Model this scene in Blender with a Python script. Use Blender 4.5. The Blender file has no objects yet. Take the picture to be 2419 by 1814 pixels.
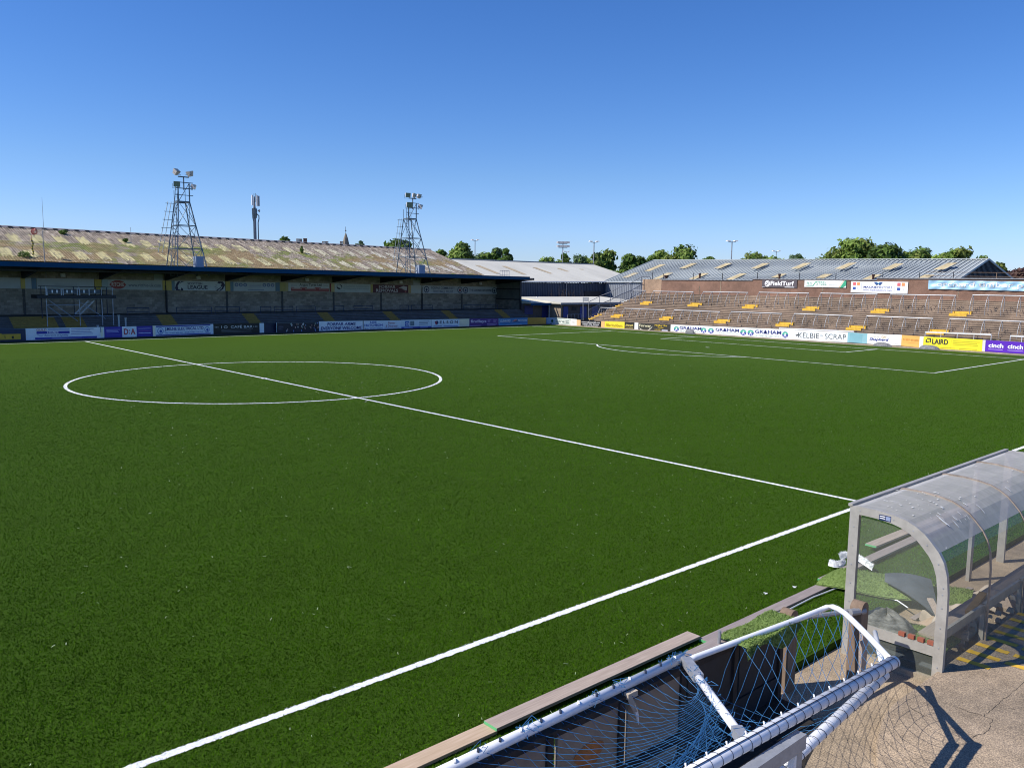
import bpy, bmesh, math, random
import numpy as np
from mathutils import Vector, Matrix
from math import radians as rad, sin, cos, pi
random.seed(7)
S = bpy.context.scene
COL = S.collection

# ------------------------------------------------------------------ camera
FX = 1973.72; CX = 1209.5; CY = 907.0          # focal length and centre, in pixels of the 2419 px wide photograph
YAW, PIT, ROL = 0.734571, 0.120168, 0.01362
O = Vector((-19.2602, -40.4403, 5.074))
_f = Vector((sin(YAW)*cos(PIT), cos(YAW)*cos(PIT), -sin(PIT)))
_r0 = Vector((cos(YAW), -sin(YAW), 0)); _u0 = _r0.cross(_f)
_r = cos(ROL)*_r0 + sin(ROL)*_u0
_u = -sin(ROL)*_r0 + cos(ROL)*_u0
cam = bpy.data.cameras.new('camera'); camo = bpy.data.objects.new('camera', cam); COL.objects.link(camo)
cam.sensor_fit = 'HORIZONTAL'; cam.sensor_width = 36; cam.lens = FX/2419*36
cam.clip_start = 0.1; cam.clip_end = 3000
camo.matrix_world = Matrix(((_r.x, _u.x, -_f.x, O.x), (_r.y, _u.y, -_f.y, O.y), (_r.z, _u.z, -_f.z, O.z), (0, 0, 0, 1)))
S.camera = camo
# ------------------------------------------------------------------ sky, sun, exposure
SUN_EL = 44.0; SUN_AZ = -30.0
sund = Vector((cos(rad(SUN_EL))*cos(rad(SUN_AZ)), cos(rad(SUN_EL))*sin(rad(SUN_AZ)), -sin(rad(SUN_EL))))     # direction the light travels
W = bpy.data.worlds.new('World'); S.world = W; W.use_nodes = True
wn = W.node_tree.nodes; bg = wn['Background']
sky = wn.new('ShaderNodeTexSky'); sky.sky_type = 'NISHITA'; sky.sun_disc = False
sky.sun_elevation = rad(SUN_EL); sky.sun_rotation = rad(-60)
sky.altitude = 0; sky.air_density = 1.0; sky.dust_density = 0.15; sky.ozone_density = 3.0
hs = wn.new('ShaderNodeHueSaturation'); hs.inputs['Saturation'].default_value = 1.28; W.node_tree.links.new(sky.outputs[0], hs.inputs['Color'])
wtc = wn.new('ShaderNodeTexCoord'); wsp = wn.new('ShaderNodeSeparateXYZ'); W.node_tree.links.new(wtc.outputs['Generated'], wsp.inputs[0])
wrp = wn.new('ShaderNodeValToRGB'); W.node_tree.links.new(wsp.outputs[2], wrp.inputs[0])
for k_, (p_, c_) in enumerate([(0, (.62, .78, 1.36)), (.12, (.72, .8, 1.09)), (.4, (.72, .76, 1.04))]):
    if k_ > 1: wrp.color_ramp.elements.new(p_)
    wrp.color_ramp.elements[k_].position = p_; wrp.color_ramp.elements[k_].color = (*c_, 1)
wmx = wn.new('ShaderNodeMix'); wmx.data_type = 'RGBA'; wmx.blend_type = 'MULTIPLY'; wmx.inputs[0].default_value = 1; wmx.clamp_result = False
W.node_tree.links.new(hs.outputs[0], wmx.inputs[6]); W.node_tree.links.new(wrp.outputs[0], wmx.inputs[7]); W.node_tree.links.new(wmx.outputs[2], bg.inputs[0]); bg.inputs[1].default_value = 0.105
sl = bpy.data.lights.new('sun', 'SUN'); sl.energy = 4.5; sl.angle = rad(0.5); sl.color = (1, 0.955, 0.88)
so = bpy.data.objects.new('sun', sl); COL.objects.link(so); so.rotation_euler = sund.to_track_quat('-Z', 'Y').to_euler()
so.location = (-60, 60, 80)
S.view_settings.view_transform = 'Standard'; S.view_settings.look = 'None'; S.view_settings.exposure = 0.35; S.view_settings.gamma = 1
S.cycles.filter_width = 1.05; S.cycles.max_bounces = 8; S.cycles.transparent_max_bounces = 24

# ------------------------------------------------------------------ photo pixel -> point on a real plane
def ray(x, y): return ((x-CX)/FX)*_r - ((y-CY)/FX)*_u + _f
def onZ(x, y, z=0.0): d = ray(x, y); return O + d*((z-O.z)/d.z)
def onY(x, y, Y): d = ray(x, y); return O + d*((Y-O.y)/d.y)
def onX(x, y, X): d = ray(x, y); return O + d*((X-O.x)/d.x)
def onP(x, y, p, n): d = ray(x, y); return O + d*(((p-O).dot(n))/d.dot(n))
def far(x, y, D): d = ray(x, y); return O + d*(D/math.hypot(d.x, d.y))
def V(*a): return Vector(a)

# ------------------------------------------------------------------ materials
def srgb(h):
    c = [int(h[i:i+2], 16)/255 for i in (0, 2, 4)]
    return tuple(x/12.92 if x <= .04045 else ((x+.055)/1.055)**2.4 for x in c)
def mat(name, col, rough=.6, metal=0, var=.12, scale=6, bump=0, bscale=40, spec=.5, col2=None, detail=4, stretch=None, alpha=1):
    m = bpy.data.materials.new(name); m.use_nodes = True
    nt = m.node_tree; N = nt.nodes; L = nt.links; b = N['Principled BSDF']
    b.inputs['Roughness'].default_value = rough; b.inputs['Metallic'].default_value = metal
    b.inputs['Specular IOR Level'].default_value = spec
    tc = N.new('ShaderNodeTexCoord'); src = tc.outputs['Object']
    if stretch:
        mp = N.new('ShaderNodeMapping'); mp.inputs['Scale'].default_value = stretch; L.new(src, mp.inputs[0]); src = mp.outputs[0]
    nz = N.new('ShaderNodeTexNoise'); nz.inputs['Scale'].default_value = scale; nz.inputs['Detail'].default_value = detail; nz.inputs['Roughness'].default_value = .65
    L.new(src, nz.inputs['Vector'])
    rp = N.new('ShaderNodeValToRGB'); rp.color_ramp.elements[0].position = .3; rp.color_ramp.elements[1].position = .7
    c2 = col2 or tuple(min(1, c*(1+var)) for c in col); c1 = col if col2 else tuple(c*(1-var) for c in col)
    rp.color_ramp.elements[0].color = (*c1, 1); rp.color_ramp.elements[1].color = (*c2, 1)
    L.new(nz.outputs[0], rp.inputs[0]); L.new(rp.outputs[0], b.inputs['Base Color'])
    if bump:
        n2 = N.new('ShaderNodeTexNoise'); n2.inputs['Scale'].default_value = bscale; n2.inputs['Detail'].default_value = 6
        L.new(src, n2.inputs['Vector'])
        bp = N.new('ShaderNodeBump'); bp.inputs['Strength'].default_value = bump; bp.inputs['Distance'].default_value = .02
        L.new(n2.outputs[0], bp.inputs['Height']); L.new(bp.outputs[0], b.inputs['Normal'])
    if alpha < 1: b.inputs['Alpha'].default_value = alpha
    m['rp'] = 1
    return m
_pc = {}
def paint(h, rough=.5):
    if (h, rough) not in _pc: _pc[(h, rough)] = mat('paint_'+h, srgb(h), rough, var=.06, scale=1.5)
    return _pc[(h, rough)]

def mix_rgb(nt, a, b, fac, mode='MIX'):
    n = nt.nodes.new('ShaderNodeMix'); n.data_type = 'RGBA'; n.blend_type = mode
    for sock, v in ((n.inputs[0], fac), (n.inputs[6], a), (n.inputs[7], b)):
        if hasattr(v, 'default_value') or hasattr(v, 'links'): nt.links.new(v, sock)
        elif isinstance(v, tuple): sock.default_value = (*v[:3], 1)
        else: sock.default_value = v
    return n.outputs[2]
def ramp(nt, v, stops):
    r = nt.nodes.new('ShaderNodeValToRGB'); e = r.color_ramp.elements
    while len(e) < len(stops): e.new(.5)
    for k, (p, c) in enumerate(stops): e[k].position = p; e[k].color = (*c, 1) if isinstance(c, tuple) else (c, c, c, 1)
    nt.links.new(v, r.inputs[0]); return r.outputs[0]
def noise(nt, vec, scale, detail=4, rough=.6):
    n = nt.nodes.new('ShaderNodeTexNoise'); n.inputs['Scale'].default_value = scale; n.inputs['Detail'].default_value = detail; n.inputs['Roughness'].default_value = rough
    if vec is not None: nt.links.new(vec, n.inputs['Vector'])
    return n.outputs[0]
def newmat(name, rough=.7):
    m = bpy.data.materials.new(name); m.use_nodes = True; nt = m.node_tree
    b = nt.nodes['Principled BSDF']; b.inputs['Roughness'].default_value = rough; b.inputs['Specular IOR Level'].default_value = .3
    tc = nt.nodes.new('ShaderNodeTexCoord')
    return m, nt, b, tc.outputs['Object']
def mapping(nt, v, scale=(1, 1, 1), rot=(0, 0, 0)):
    n = nt.nodes.new('ShaderNodeMapping'); n.inputs['Scale'].default_value = scale; n.inputs['Rotation'].default_value = rot
    nt.links.new(v, n.inputs[0]); return n.outputs[0]
def bumpn(nt, b, h, st, dist):
    n = nt.nodes.new('ShaderNodeBump'); n.inputs['Strength'].default_value = st; n.inputs['Distance'].default_value = dist
    nt.links.new(h, n.inputs['Height']); nt.links.new(n.outputs[0], b.inputs['Normal'])

# artificial turf
def turf_material(name, dark, mid, light):
    m, nt, b, v = newmat(name, .85)
    big = noise(nt, v, .09, 3); med = noise(nt, v, 2.2, 4); fine = noise(nt, v, 26, 3, .7); vf = noise(nt, mapping(nt, v, (1, 1, 1)), 75, 2, .8)
    streak = noise(nt, mapping(nt, v, (.12, 2.2, 1)), 1.0, 3)
    c = ramp(nt, fine, [(.28, dark), (.5, mid), (.74, light)])
    c = mix_rgb(nt, c, ramp(nt, vf, [(.3, tuple(x*.45 for x in dark)), (.55, mid), (.78, tuple(min(1, x*1.7) for x in light))]), .5)
    c = mix_rgb(nt, c, ramp(nt, med, [(.3, (.82, .82, .82)), (.7, (1.14, 1.1, 1.08))]), .8, 'MULTIPLY')
    c = mix_rgb(nt, c, ramp(nt, big, [(.3, (.88, .9, .88)), (.7, (1.1, 1.06, 1.02))]), .9, 'MULTIPLY')
    c = mix_rgb(nt, c, ramp(nt, streak, [(.35, (.93, .94, .93)), (.7, (1.06, 1.05, 1.04))]), .8, 'MULTIPLY')
    nt.links.new(c, b.inputs['Base Color'])
    b.inputs['Sheen Weight'].default_value = .12; b.inputs['Sheen Roughness'].default_value = .9; b.inputs['Sheen Tint'].default_value = (.44, .60, .13, 1)
    b.inputs['Specular IOR Level'].default_value = .04; b.inputs['Specular Tint'].default_value = (.7, .8, .3, 1)
    hb = nt.nodes.new('ShaderNodeMath'); hb.operation = 'ADD'; nt.links.new(fine, hb.inputs[0]); nt.links.new(vf, hb.inputs[1])
    bumpn(nt, b, hb.outputs[0], .75, .03)
    return m
M = {}
M['turf'] = turf_material('turf', (.012, .039, .0018), (.0255, .07, .0032), (.04, .1, .006))
M['turf_scrap'] = turf_material('turf_scrap', (.1, .17, .045), (.2, .3, .09), (.38, .48, .2))
M['line'] = mat('line_white', (.84, .85, .84), .8, var=.05, scale=30, bump=.4, bscale=60)

def concrete(name, base, speck=.5, sc=1.0, stain=.35):
    m, nt, b, v = newmat(name, .9)
    big = noise(nt, v, .55*sc, 5); med = noise(nt, v, 4*sc, 5, .7); fine = noise(nt, v, 60*sc, 2, .7)
    vo = nt.nodes.new('ShaderNodeTexVoronoi'); vo.inputs['Scale'].default_value = 55*sc; nt.links.new(v, vo.inputs['Vector'])
    c = ramp(nt, med, [(.25, tuple(x*.72 for x in base)), (.5, base), (.78, tuple(min(1, x*1.3) for x in base))])
    c = mix_rgb(nt, c, ramp(nt, big, [(.3, (1-stain,)*3), (.7, (1.12, 1.08, 1.04))]), .9, 'MULTIPLY')
    c = mix_rgb(nt, c, ramp(nt, fine, [(.32, (.45, .44, .42)), (.5, (1, 1, 1)), (.66, (1.75, 1.68, 1.5))]), speck, 'MULTIPLY')
    c = mix_rgb(nt, c, ramp(nt, vo.outputs['Distance'], [(.0, (1.5, 1.42, 1.3)), (.22, (1, 1, 1)), (.6, (.9, .9, .9))]), speck*.8, 'MULTIPLY')
    nt.links.new(c, b.inputs['Base Color']); bumpn(nt, b, fine, .35, .01)
    return m
M['path'] = concrete('path_concrete', (.37, .295, .21), .85)
M['slab'] = concrete('slab_concrete', (.34, .27, .198), .8)
M['kerb'] = concrete('kerb_concrete', (.36, .31, .23), .3)
M['earth'] = mat('earth', (.05, .05, .03), .95, var=.4, scale=.3)
M['steps'] = concrete('terrace_concrete', (.33, .255, .195), .3, .25, .45)
M['nosing'] = mat('step_nosing', (.15, .15, .155), .9, var=.35, scale=2)
M['steps_far'] = mat('dark_terrace', (.1, .095, .088), .9, var=.35, scale=1.2, detail=8)  # dark grey concrete of the covered terrace steps

def blocks(name, c1, c2, mortar, bw=.45, bh=.22, axis='x', rough=.9):
    m, nt, b, v = newmat(name, rough)
    sp = nt.nodes.new('ShaderNodeSeparateXYZ'); nt.links.new(v, sp.inputs[0]); cb = nt.nodes.new('ShaderNodeCombineXYZ')
    nt.links.new(sp.outputs[0 if axis == 'x' else 1], cb.inputs[0]); nt.links.new(sp.outputs[2], cb.inputs[1])
    br = nt.nodes.new('ShaderNodeTexBrick'); br.inputs['Scale'].default_value = 1; br.inputs['Brick Width'].default_value = bw; br.inputs['Row Height'].default_value = bh
    br.inputs['Mortar Size'].default_value = .014; br.inputs['Mortar Smooth'].default_value = .3
    br.inputs['Color1'].default_value = (*c1, 1); br.inputs['Color2'].default_value = (*c2, 1); br.inputs['Mortar'].default_value = (*mortar, 1); br.inputs['Bias'].default_value = .0
    nt.links.new(cb.outputs[0], br.inputs['Vector'])
    big = noise(nt, v, .5, 5); med = noise(nt, v, 5, 4)
    c = mix_rgb(nt, br.outputs['Color'], ramp(nt, big, [(.3, (.68, .68, .7)), (.7, (1.2, 1.18, 1.12))]), .9, 'MULTIPLY')
    c = mix_rgb(nt, c, ramp(nt, med, [(.3, (.8, .8, .8)), (.7, (1.2, 1.2, 1.2))]), .7, 'MULTIPLY')
    nt.links.new(c, b.inputs['Base Color']); bumpn(nt, b, br.outputs['Fac'], -.3, .01)
    return m
M['block'] = blocks('concrete_block', (.26, .235, .19), (.44, .395, .32), (.3, .27, .22), .46, .235)
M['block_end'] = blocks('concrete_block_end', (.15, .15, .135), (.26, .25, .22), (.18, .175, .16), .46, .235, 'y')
M['brickwall'] = concrete('red_rendered_brick', (.25, .15, .11), .25, .4, .4)
M['brickwall2'] = concrete('tan_block', (.42, .29, .2), .3, .4, .3)
M['render'] = concrete('harling', (.33, .27, .2), .4, .6, .3)
M['render_dark'] = concrete('brown_harling', (.14, .115, .1), .4, .6, .3)
M['bluemetal'] = mat('blue_fascia', (.001, .055, .14), .6, spec=.15, var=.1, scale=.6)
M['blueclad'] = mat('dark_blue_cladding', (.022, .045, .085), .5, var=.25, scale=.35, stretch=(3, 3, .4))
M['greyclad'] = mat('grey_cladding', (.24, .26, .29), .5, var=.12, scale=.5, stretch=(2, 2, .3))
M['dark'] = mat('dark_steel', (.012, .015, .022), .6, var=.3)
M['railblue'] = mat('blue_rail_paint', (.03, .045, .09), .5, var=.3, scale=2)
M['navy'] = mat('navy_paint', (.012, .02, .06), .5, var=.3, scale=2)
M['galv'] = mat('galvanised_steel', (.36, .37, .39), .5, .35, var=.15, scale=9)
M['galvdull'] = mat('weathered_galvanised', (.3, .3, .31), .55, .35, var=.2, scale=7)
M['towersteel'] = mat('tower_steel', (.13, .17, .2), .5, .4, var=.2, scale=4)
M['scaf'] = mat('scaffold_tube', (.36, .38, .42), .45, .4, var=.2, scale=5)
M['white'] = mat('white_paint', (.8, .8, .8), .35, var=.05, scale=8)
M['whitegoal'] = mat('white_goal_tube', (.82, .82, .83), .3, var=.04, scale=10)
M['cream'] = mat('weathered_white_roof', (.6, .575, .485), .7, var=.12, scale=.35, detail=8, stretch=(1, .3, 1))
M['fade'] = mat('faded_white_panel', (.4, .43, .44), .6, var=.12, scale=1.0)
M['yellow'] = mat('yellow_paint', (.68, .41, .045), .7, var=.25, scale=5, detail=8)
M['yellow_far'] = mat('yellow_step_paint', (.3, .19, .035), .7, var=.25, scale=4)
M['alu'] = mat('aluminium_frame', (.40, .375, .33), .5, .2, var=.16, scale=5, bump=.05)
M['ribtan'] = mat('stained_rib', (.3, .24, .19), .6, .1, var=.35, scale=4)
M['timber'] = mat('weathered_timber', (.3, .235, .19), .85, col2=(.46, .37, .3), scale=7, stretch=(.35, 6, 6), detail=8, bump=.1)
M['timber_new'] = mat('pale_timber', (.42, .3, .19), .8, col2=(.56, .42, .3), scale=6, stretch=(.35, 6, 6), detail=8)
M['timber_grey'] = mat('grey_timber', (.23, .19, .175), .85, col2=(.34, .285, .26), scale=7, stretch=(.35, 6, 6), detail=8)
M['post'] = mat('brown_post', (.15, .1, .065), .85, col2=(.25, .175, .12), scale=5, stretch=(3, 3, .5), detail=8, bump=.2)
M['darkwood'] = mat('dark_stained_timber', (.035, .027, .022), .85, var=.35, scale=6)
M['shade_strip'] = mat('fence_shade', (.022, .018, .015), .95, var=.4, scale=8, bump=.5, bscale=20)  # near-black colour imitating the shade at the fence foot
M['greenend'] = paint('5fae72', .7)
M['panel'] = mat('cream_panel', (.22, .175, .14), .8, col2=(.32, .26, .2), scale=1.6, detail=8)
M['panel_stain'] = mat('rust_stain', (.36, .14, .04), .8, var=.3, scale=4)
M['net'] = mat('blue_net_cord', (.03, .15, .33), .7, var=.25, scale=3)
M['netdark'] = mat('dark_net_tie', (.02, .03, .06), .7)
M['rubber'] = mat('black_plastic', (.015, .016, .02), .45, var=.4, scale=9, bump=.4, bscale=25)
M['greyply'] = mat('dark_grey_sheet', (.075, .085, .095), .7, var=.25, scale=3)
M['redclay'] = mat('red_clay', (.3, .09, .05), .8)
M['cement'] = mat('cement_sack', (.48, .4, .31), .9, var=.15, scale=6, bump=.3, bscale=12)
M['bag2'] = mat('folded_plastic', (.02, .02, .022), .55, col2=(.26, .25, .23), scale=7, stretch=(1.2, 1, 3.5), detail=6, bump=.6, bscale=18)
M['bag'] = mat('grey_striped_bag', (.03, .03, .033), .6, col2=(.3, .3, .3), scale=9, stretch=(1, 5, 1))
M['lens'] = mat('lamp_lens', (.3, .33, .3), .15, .3, var=.3, scale=12)
M['lampback'] = mat('lamp_housing', (.62, .56, .52), .45, .2, var=.1)
M['pinkstone'] = mat('chimney_stone', (.3, .2, .15), .9, var=.2, scale=1)
M['spire'] = mat('spire_stone', (.24, .2, .15), .9, var=.2, scale=.8)
M['pot'] = mat('chimney_pot', (.16, .09, .06), .8, var=.3)
def leafmat(name, col):
    m = mat(name, col, .7, var=.22, scale=1.2, spec=.25); nt = m.node_tree; b = nt.nodes['Principled BSDF']
    src = b.inputs['Base Color'].links[0].from_socket; t = nt.nodes.new('ShaderNodeBsdfTranslucent'); nt.links.new(src, t.inputs[0])
    mx = nt.nodes.new('ShaderNodeMixShader'); mx.inputs[0].default_value = .35; nt.links.new(b.outputs[0], mx.inputs[1]); nt.links.new(t.outputs[0], mx.inputs[2])
    nt.links.new(mx.outputs[0], nt.nodes['Material Output'].inputs[0]); return m
M['trunk'] = mat('bark', (.07, .05, .035), .9, var=.3, bump=.3)
M['rust'] = mat('rusty_flue', (.05, .02, .015), .8, var=.4)

# clear and dirty perspex (thin sheet: mostly see-through, with a weathered film)
def perspex(name, film, fac, rough):
    m, nt, b, v = newmat(name, rough)
    n1 = noise(nt, v, 2.5, 6, .7); n2 = noise(nt, mapping(nt, v, (6, .7, .7)), 3, 4)
    c = ramp(nt, n1, [(.3, tuple(x*.85 for x in film)), (.7, tuple(min(1, x*1.15) for x in film))]); nt.links.new(c, b.inputs['Base Color'])
    tr = nt.nodes.new('ShaderNodeBsdfTransparent'); tr.inputs[0].default_value = (.93, .95, .93, 1)
    mx = nt.nodes.new('ShaderNodeMixShader'); ad = nt.nodes.new('ShaderNodeMath'); ad.operation = 'MULTIPLY'
    nt.links.new(ramp(nt, n2, [(.3, .92), (.7, 1.08)]), ad.inputs[0]); ad.inputs[1].default_value = fac
    nt.links.new(ad.outputs[0], mx.inputs[0]); nt.links.new(tr.outputs[0], mx.inputs[1]); nt.links.new(b.outputs[0], mx.inputs[2])
    nt.links.new(mx.outputs[0], nt.nodes['Material Output'].inputs[0])
    return m
M['perspex_roof'] = perspex('dirty_perspex', (.40, .375, .335), .86, .5)
M['perspex_back'] = perspex('scratched_perspex', (.33, .3, .25), .36, .25)
M['perspex_end'] = perspex('clear_perspex', (.34, .36, .3), .2, .12)

# mossy corrugated sheeting
def mossy():
    m, nt, b, v = newmat('mossy_corrugated_sheet', .95)
    wv = nt.nodes.new('ShaderNodeTexWave'); wv.wave_type = 'BANDS'; wv.bands_direction = 'X'; wv.inputs['Scale'].default_value = 1.35; wv.inputs['Distortion'].default_value = .25
    nt.links.new(v, wv.inputs['Vector'])
    moss = noise(nt, v, .33, 6, .62); col = noise(nt, v, .16, 4); fine = noise(nt, v, 3.2, 6, .75); blot = noise(nt, v, 1.1, 6, .7)
    sp = nt.nodes.new('ShaderNodeSeparateXYZ'); nt.links.new(v, sp.inputs[0])
    st = noise(nt, mapping(nt, v, (5.2, .5, .5)), 1.0, 3, .7)
    base = ramp(nt, fine, [(.3, (.12, .095, .07)), (.5, (.3, .245, .185)), (.66, (.56, .5, .42))])
    base = mix_rgb(nt, base, ramp(nt, st, [(.34, (.42, .4, .38)), (.5, (.95, .95, .95)), (.64, (1.5, 1.47, 1.42))]), .95, 'MULTIPLY')
    base = mix_rgb(nt, base, ramp(nt, wv.outputs['Fac'], [(.2, (.55, .53, .5)), (.6, (1.15, 1.12, 1.1))]), .5, 'MULTIPLY')
    green = ramp(nt, fine, [(.3, (.075, .1, .02)), (.5, (.17, .2, .045)), (.72, (.34, .34, .12))])
    oran = ramp(nt, fine, [(.3, (.13, .095, .05)), (.52, (.29, .205, .1)), (.68, (.48, .4, .27))])
    mossc = mix_rgb(nt, green, oran, ramp(nt, col, [(.42, 0.), (.56, 1.)]))
    mossc = mix_rgb(nt, mossc, ramp(nt, blot, [(.3, (.6, .6, .6)), (.7, (1.3, 1.28, 1.2))]), .8, 'MULTIPLY')
    # less growth towards the ridge (fresh caps) and towards the right-hand gable
    mr = nt.nodes.new('ShaderNodeMapRange'); mr.inputs[1].default_value = 4; mr.inputs[2].default_value = 52; mr.inputs[3].default_value = .07; mr.inputs[4].default_value = -.1; nt.links.new(sp.outputs[0], mr.inputs[0])
    mz = nt.nodes.new('ShaderNodeMapRange'); mz.inputs[1].default_value = 8.7; mz.inputs[2].default_value = 9.15; mz.inputs[3].default_value = 0; mz.inputs[4].default_value = -.5; nt.links.new(sp.outputs[2], mz.inputs[0])
    a1 = nt.nodes.new('ShaderNodeMath'); a1.operation = 'ADD'; nt.links.new(moss, a1.inputs[0]); nt.links.new(mr.outputs[0], a1.inputs[1])
    a2 = nt.nodes.new('ShaderNodeMath'); a2.operation = 'ADD'; nt.links.new(a1.outputs[0], a2.inputs[0]); nt.links.new(mz.outputs[0], a2.inputs[1])
    a3 = nt.nodes.new('ShaderNodeMath'); a3.operation = 'MULTIPLY_ADD'; nt.links.new(blot, a3.inputs[0]); a3.inputs[1].default_value = .6; a3.inputs[2].default_value = -.3
    a4 = nt.nodes.new('ShaderNodeMath'); a4.operation = 'ADD'; nt.links.new(a2.outputs[0], a4.inputs[0]); nt.links.new(a3.outputs[0], a4.inputs[1])
    c = mix_rgb(nt, base, mossc, ramp(nt, a4.outputs[0], [(.455, 0.), (.53, 1.)]))
    nt.links.new(c, b.inputs['Base Color']); bumpn(nt, b, wv.outputs['Fac'], .6, .06)
    return m
M['mossy'] = mossy()
def skylight_mat():
    m, nt, b, v = newmat('fibreglass_rooflight', .6)
    wv = nt.nodes.new('ShaderNodeTexWave'); wv.wave_type = 'BANDS'; wv.bands_direction = 'X'; wv.inputs['Scale'].default_value = 1.35
    nt.links.new(v, wv.inputs['Vector'])
    n = noise(nt, mapping(nt, v, (2.2, 1, 1)), 1.5, 6, .75); st = noise(nt, mapping(nt, v, (6, .4, .4)), 1.0, 3, .7); sp = nt.nodes.new('ShaderNodeSeparateXYZ'); nt.links.new(v, sp.inputs[0])
    mr = nt.nodes.new('ShaderNodeMapRange'); mr.inputs[1].default_value = 8; mr.inputs[2].default_value = 36; nt.links.new(sp.outputs[0], mr.inputs[0])
    base = mix_rgb(nt, (.8, .72, .36), (.85, .81, .73), mr.outputs[0])
    base = mix_rgb(nt, base, ramp(nt, wv.outputs['Fac'], [(.2, (.5, .46, .36)), (.6, (1.05, 1.05, 1.05))]), .75, 'MULTIPLY')
    base = mix_rgb(nt, base, ramp(nt, st, [(.35, (.6, .57, .5)), (.6, (1.1, 1.1, 1.1))]), .8, 'MULTIPLY')
    c = mix_rgb(nt, base, ramp(nt, st, [(.3, (.2, .17, .09)), (.7, (.42, .37, .22))]), ramp(nt, n, [(.505, 0.), (.56, 1.)]))
    nt.links.new(c, b.inputs['Base Color']); return m
M['rooflight'] = skylight_mat()
M['greyroof'] = mat('grey_metal_roof', (.345, .37, .365), .5, .1, var=.13, scale=.4, detail=7)
M['greyrib'] = mat('grey_metal_rib', (.43, .46, .455), .5, .1, var=.1, scale=.4)
M['tanlight'] = mat('tan_rooflight', (.47, .385, .22), .6, var=.3, scale=1.2, detail=8)
M['tanlight2'] = mat('tan_rooflight_pale', (.5, .4, .25), .6, var=.15, scale=.6)

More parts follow.
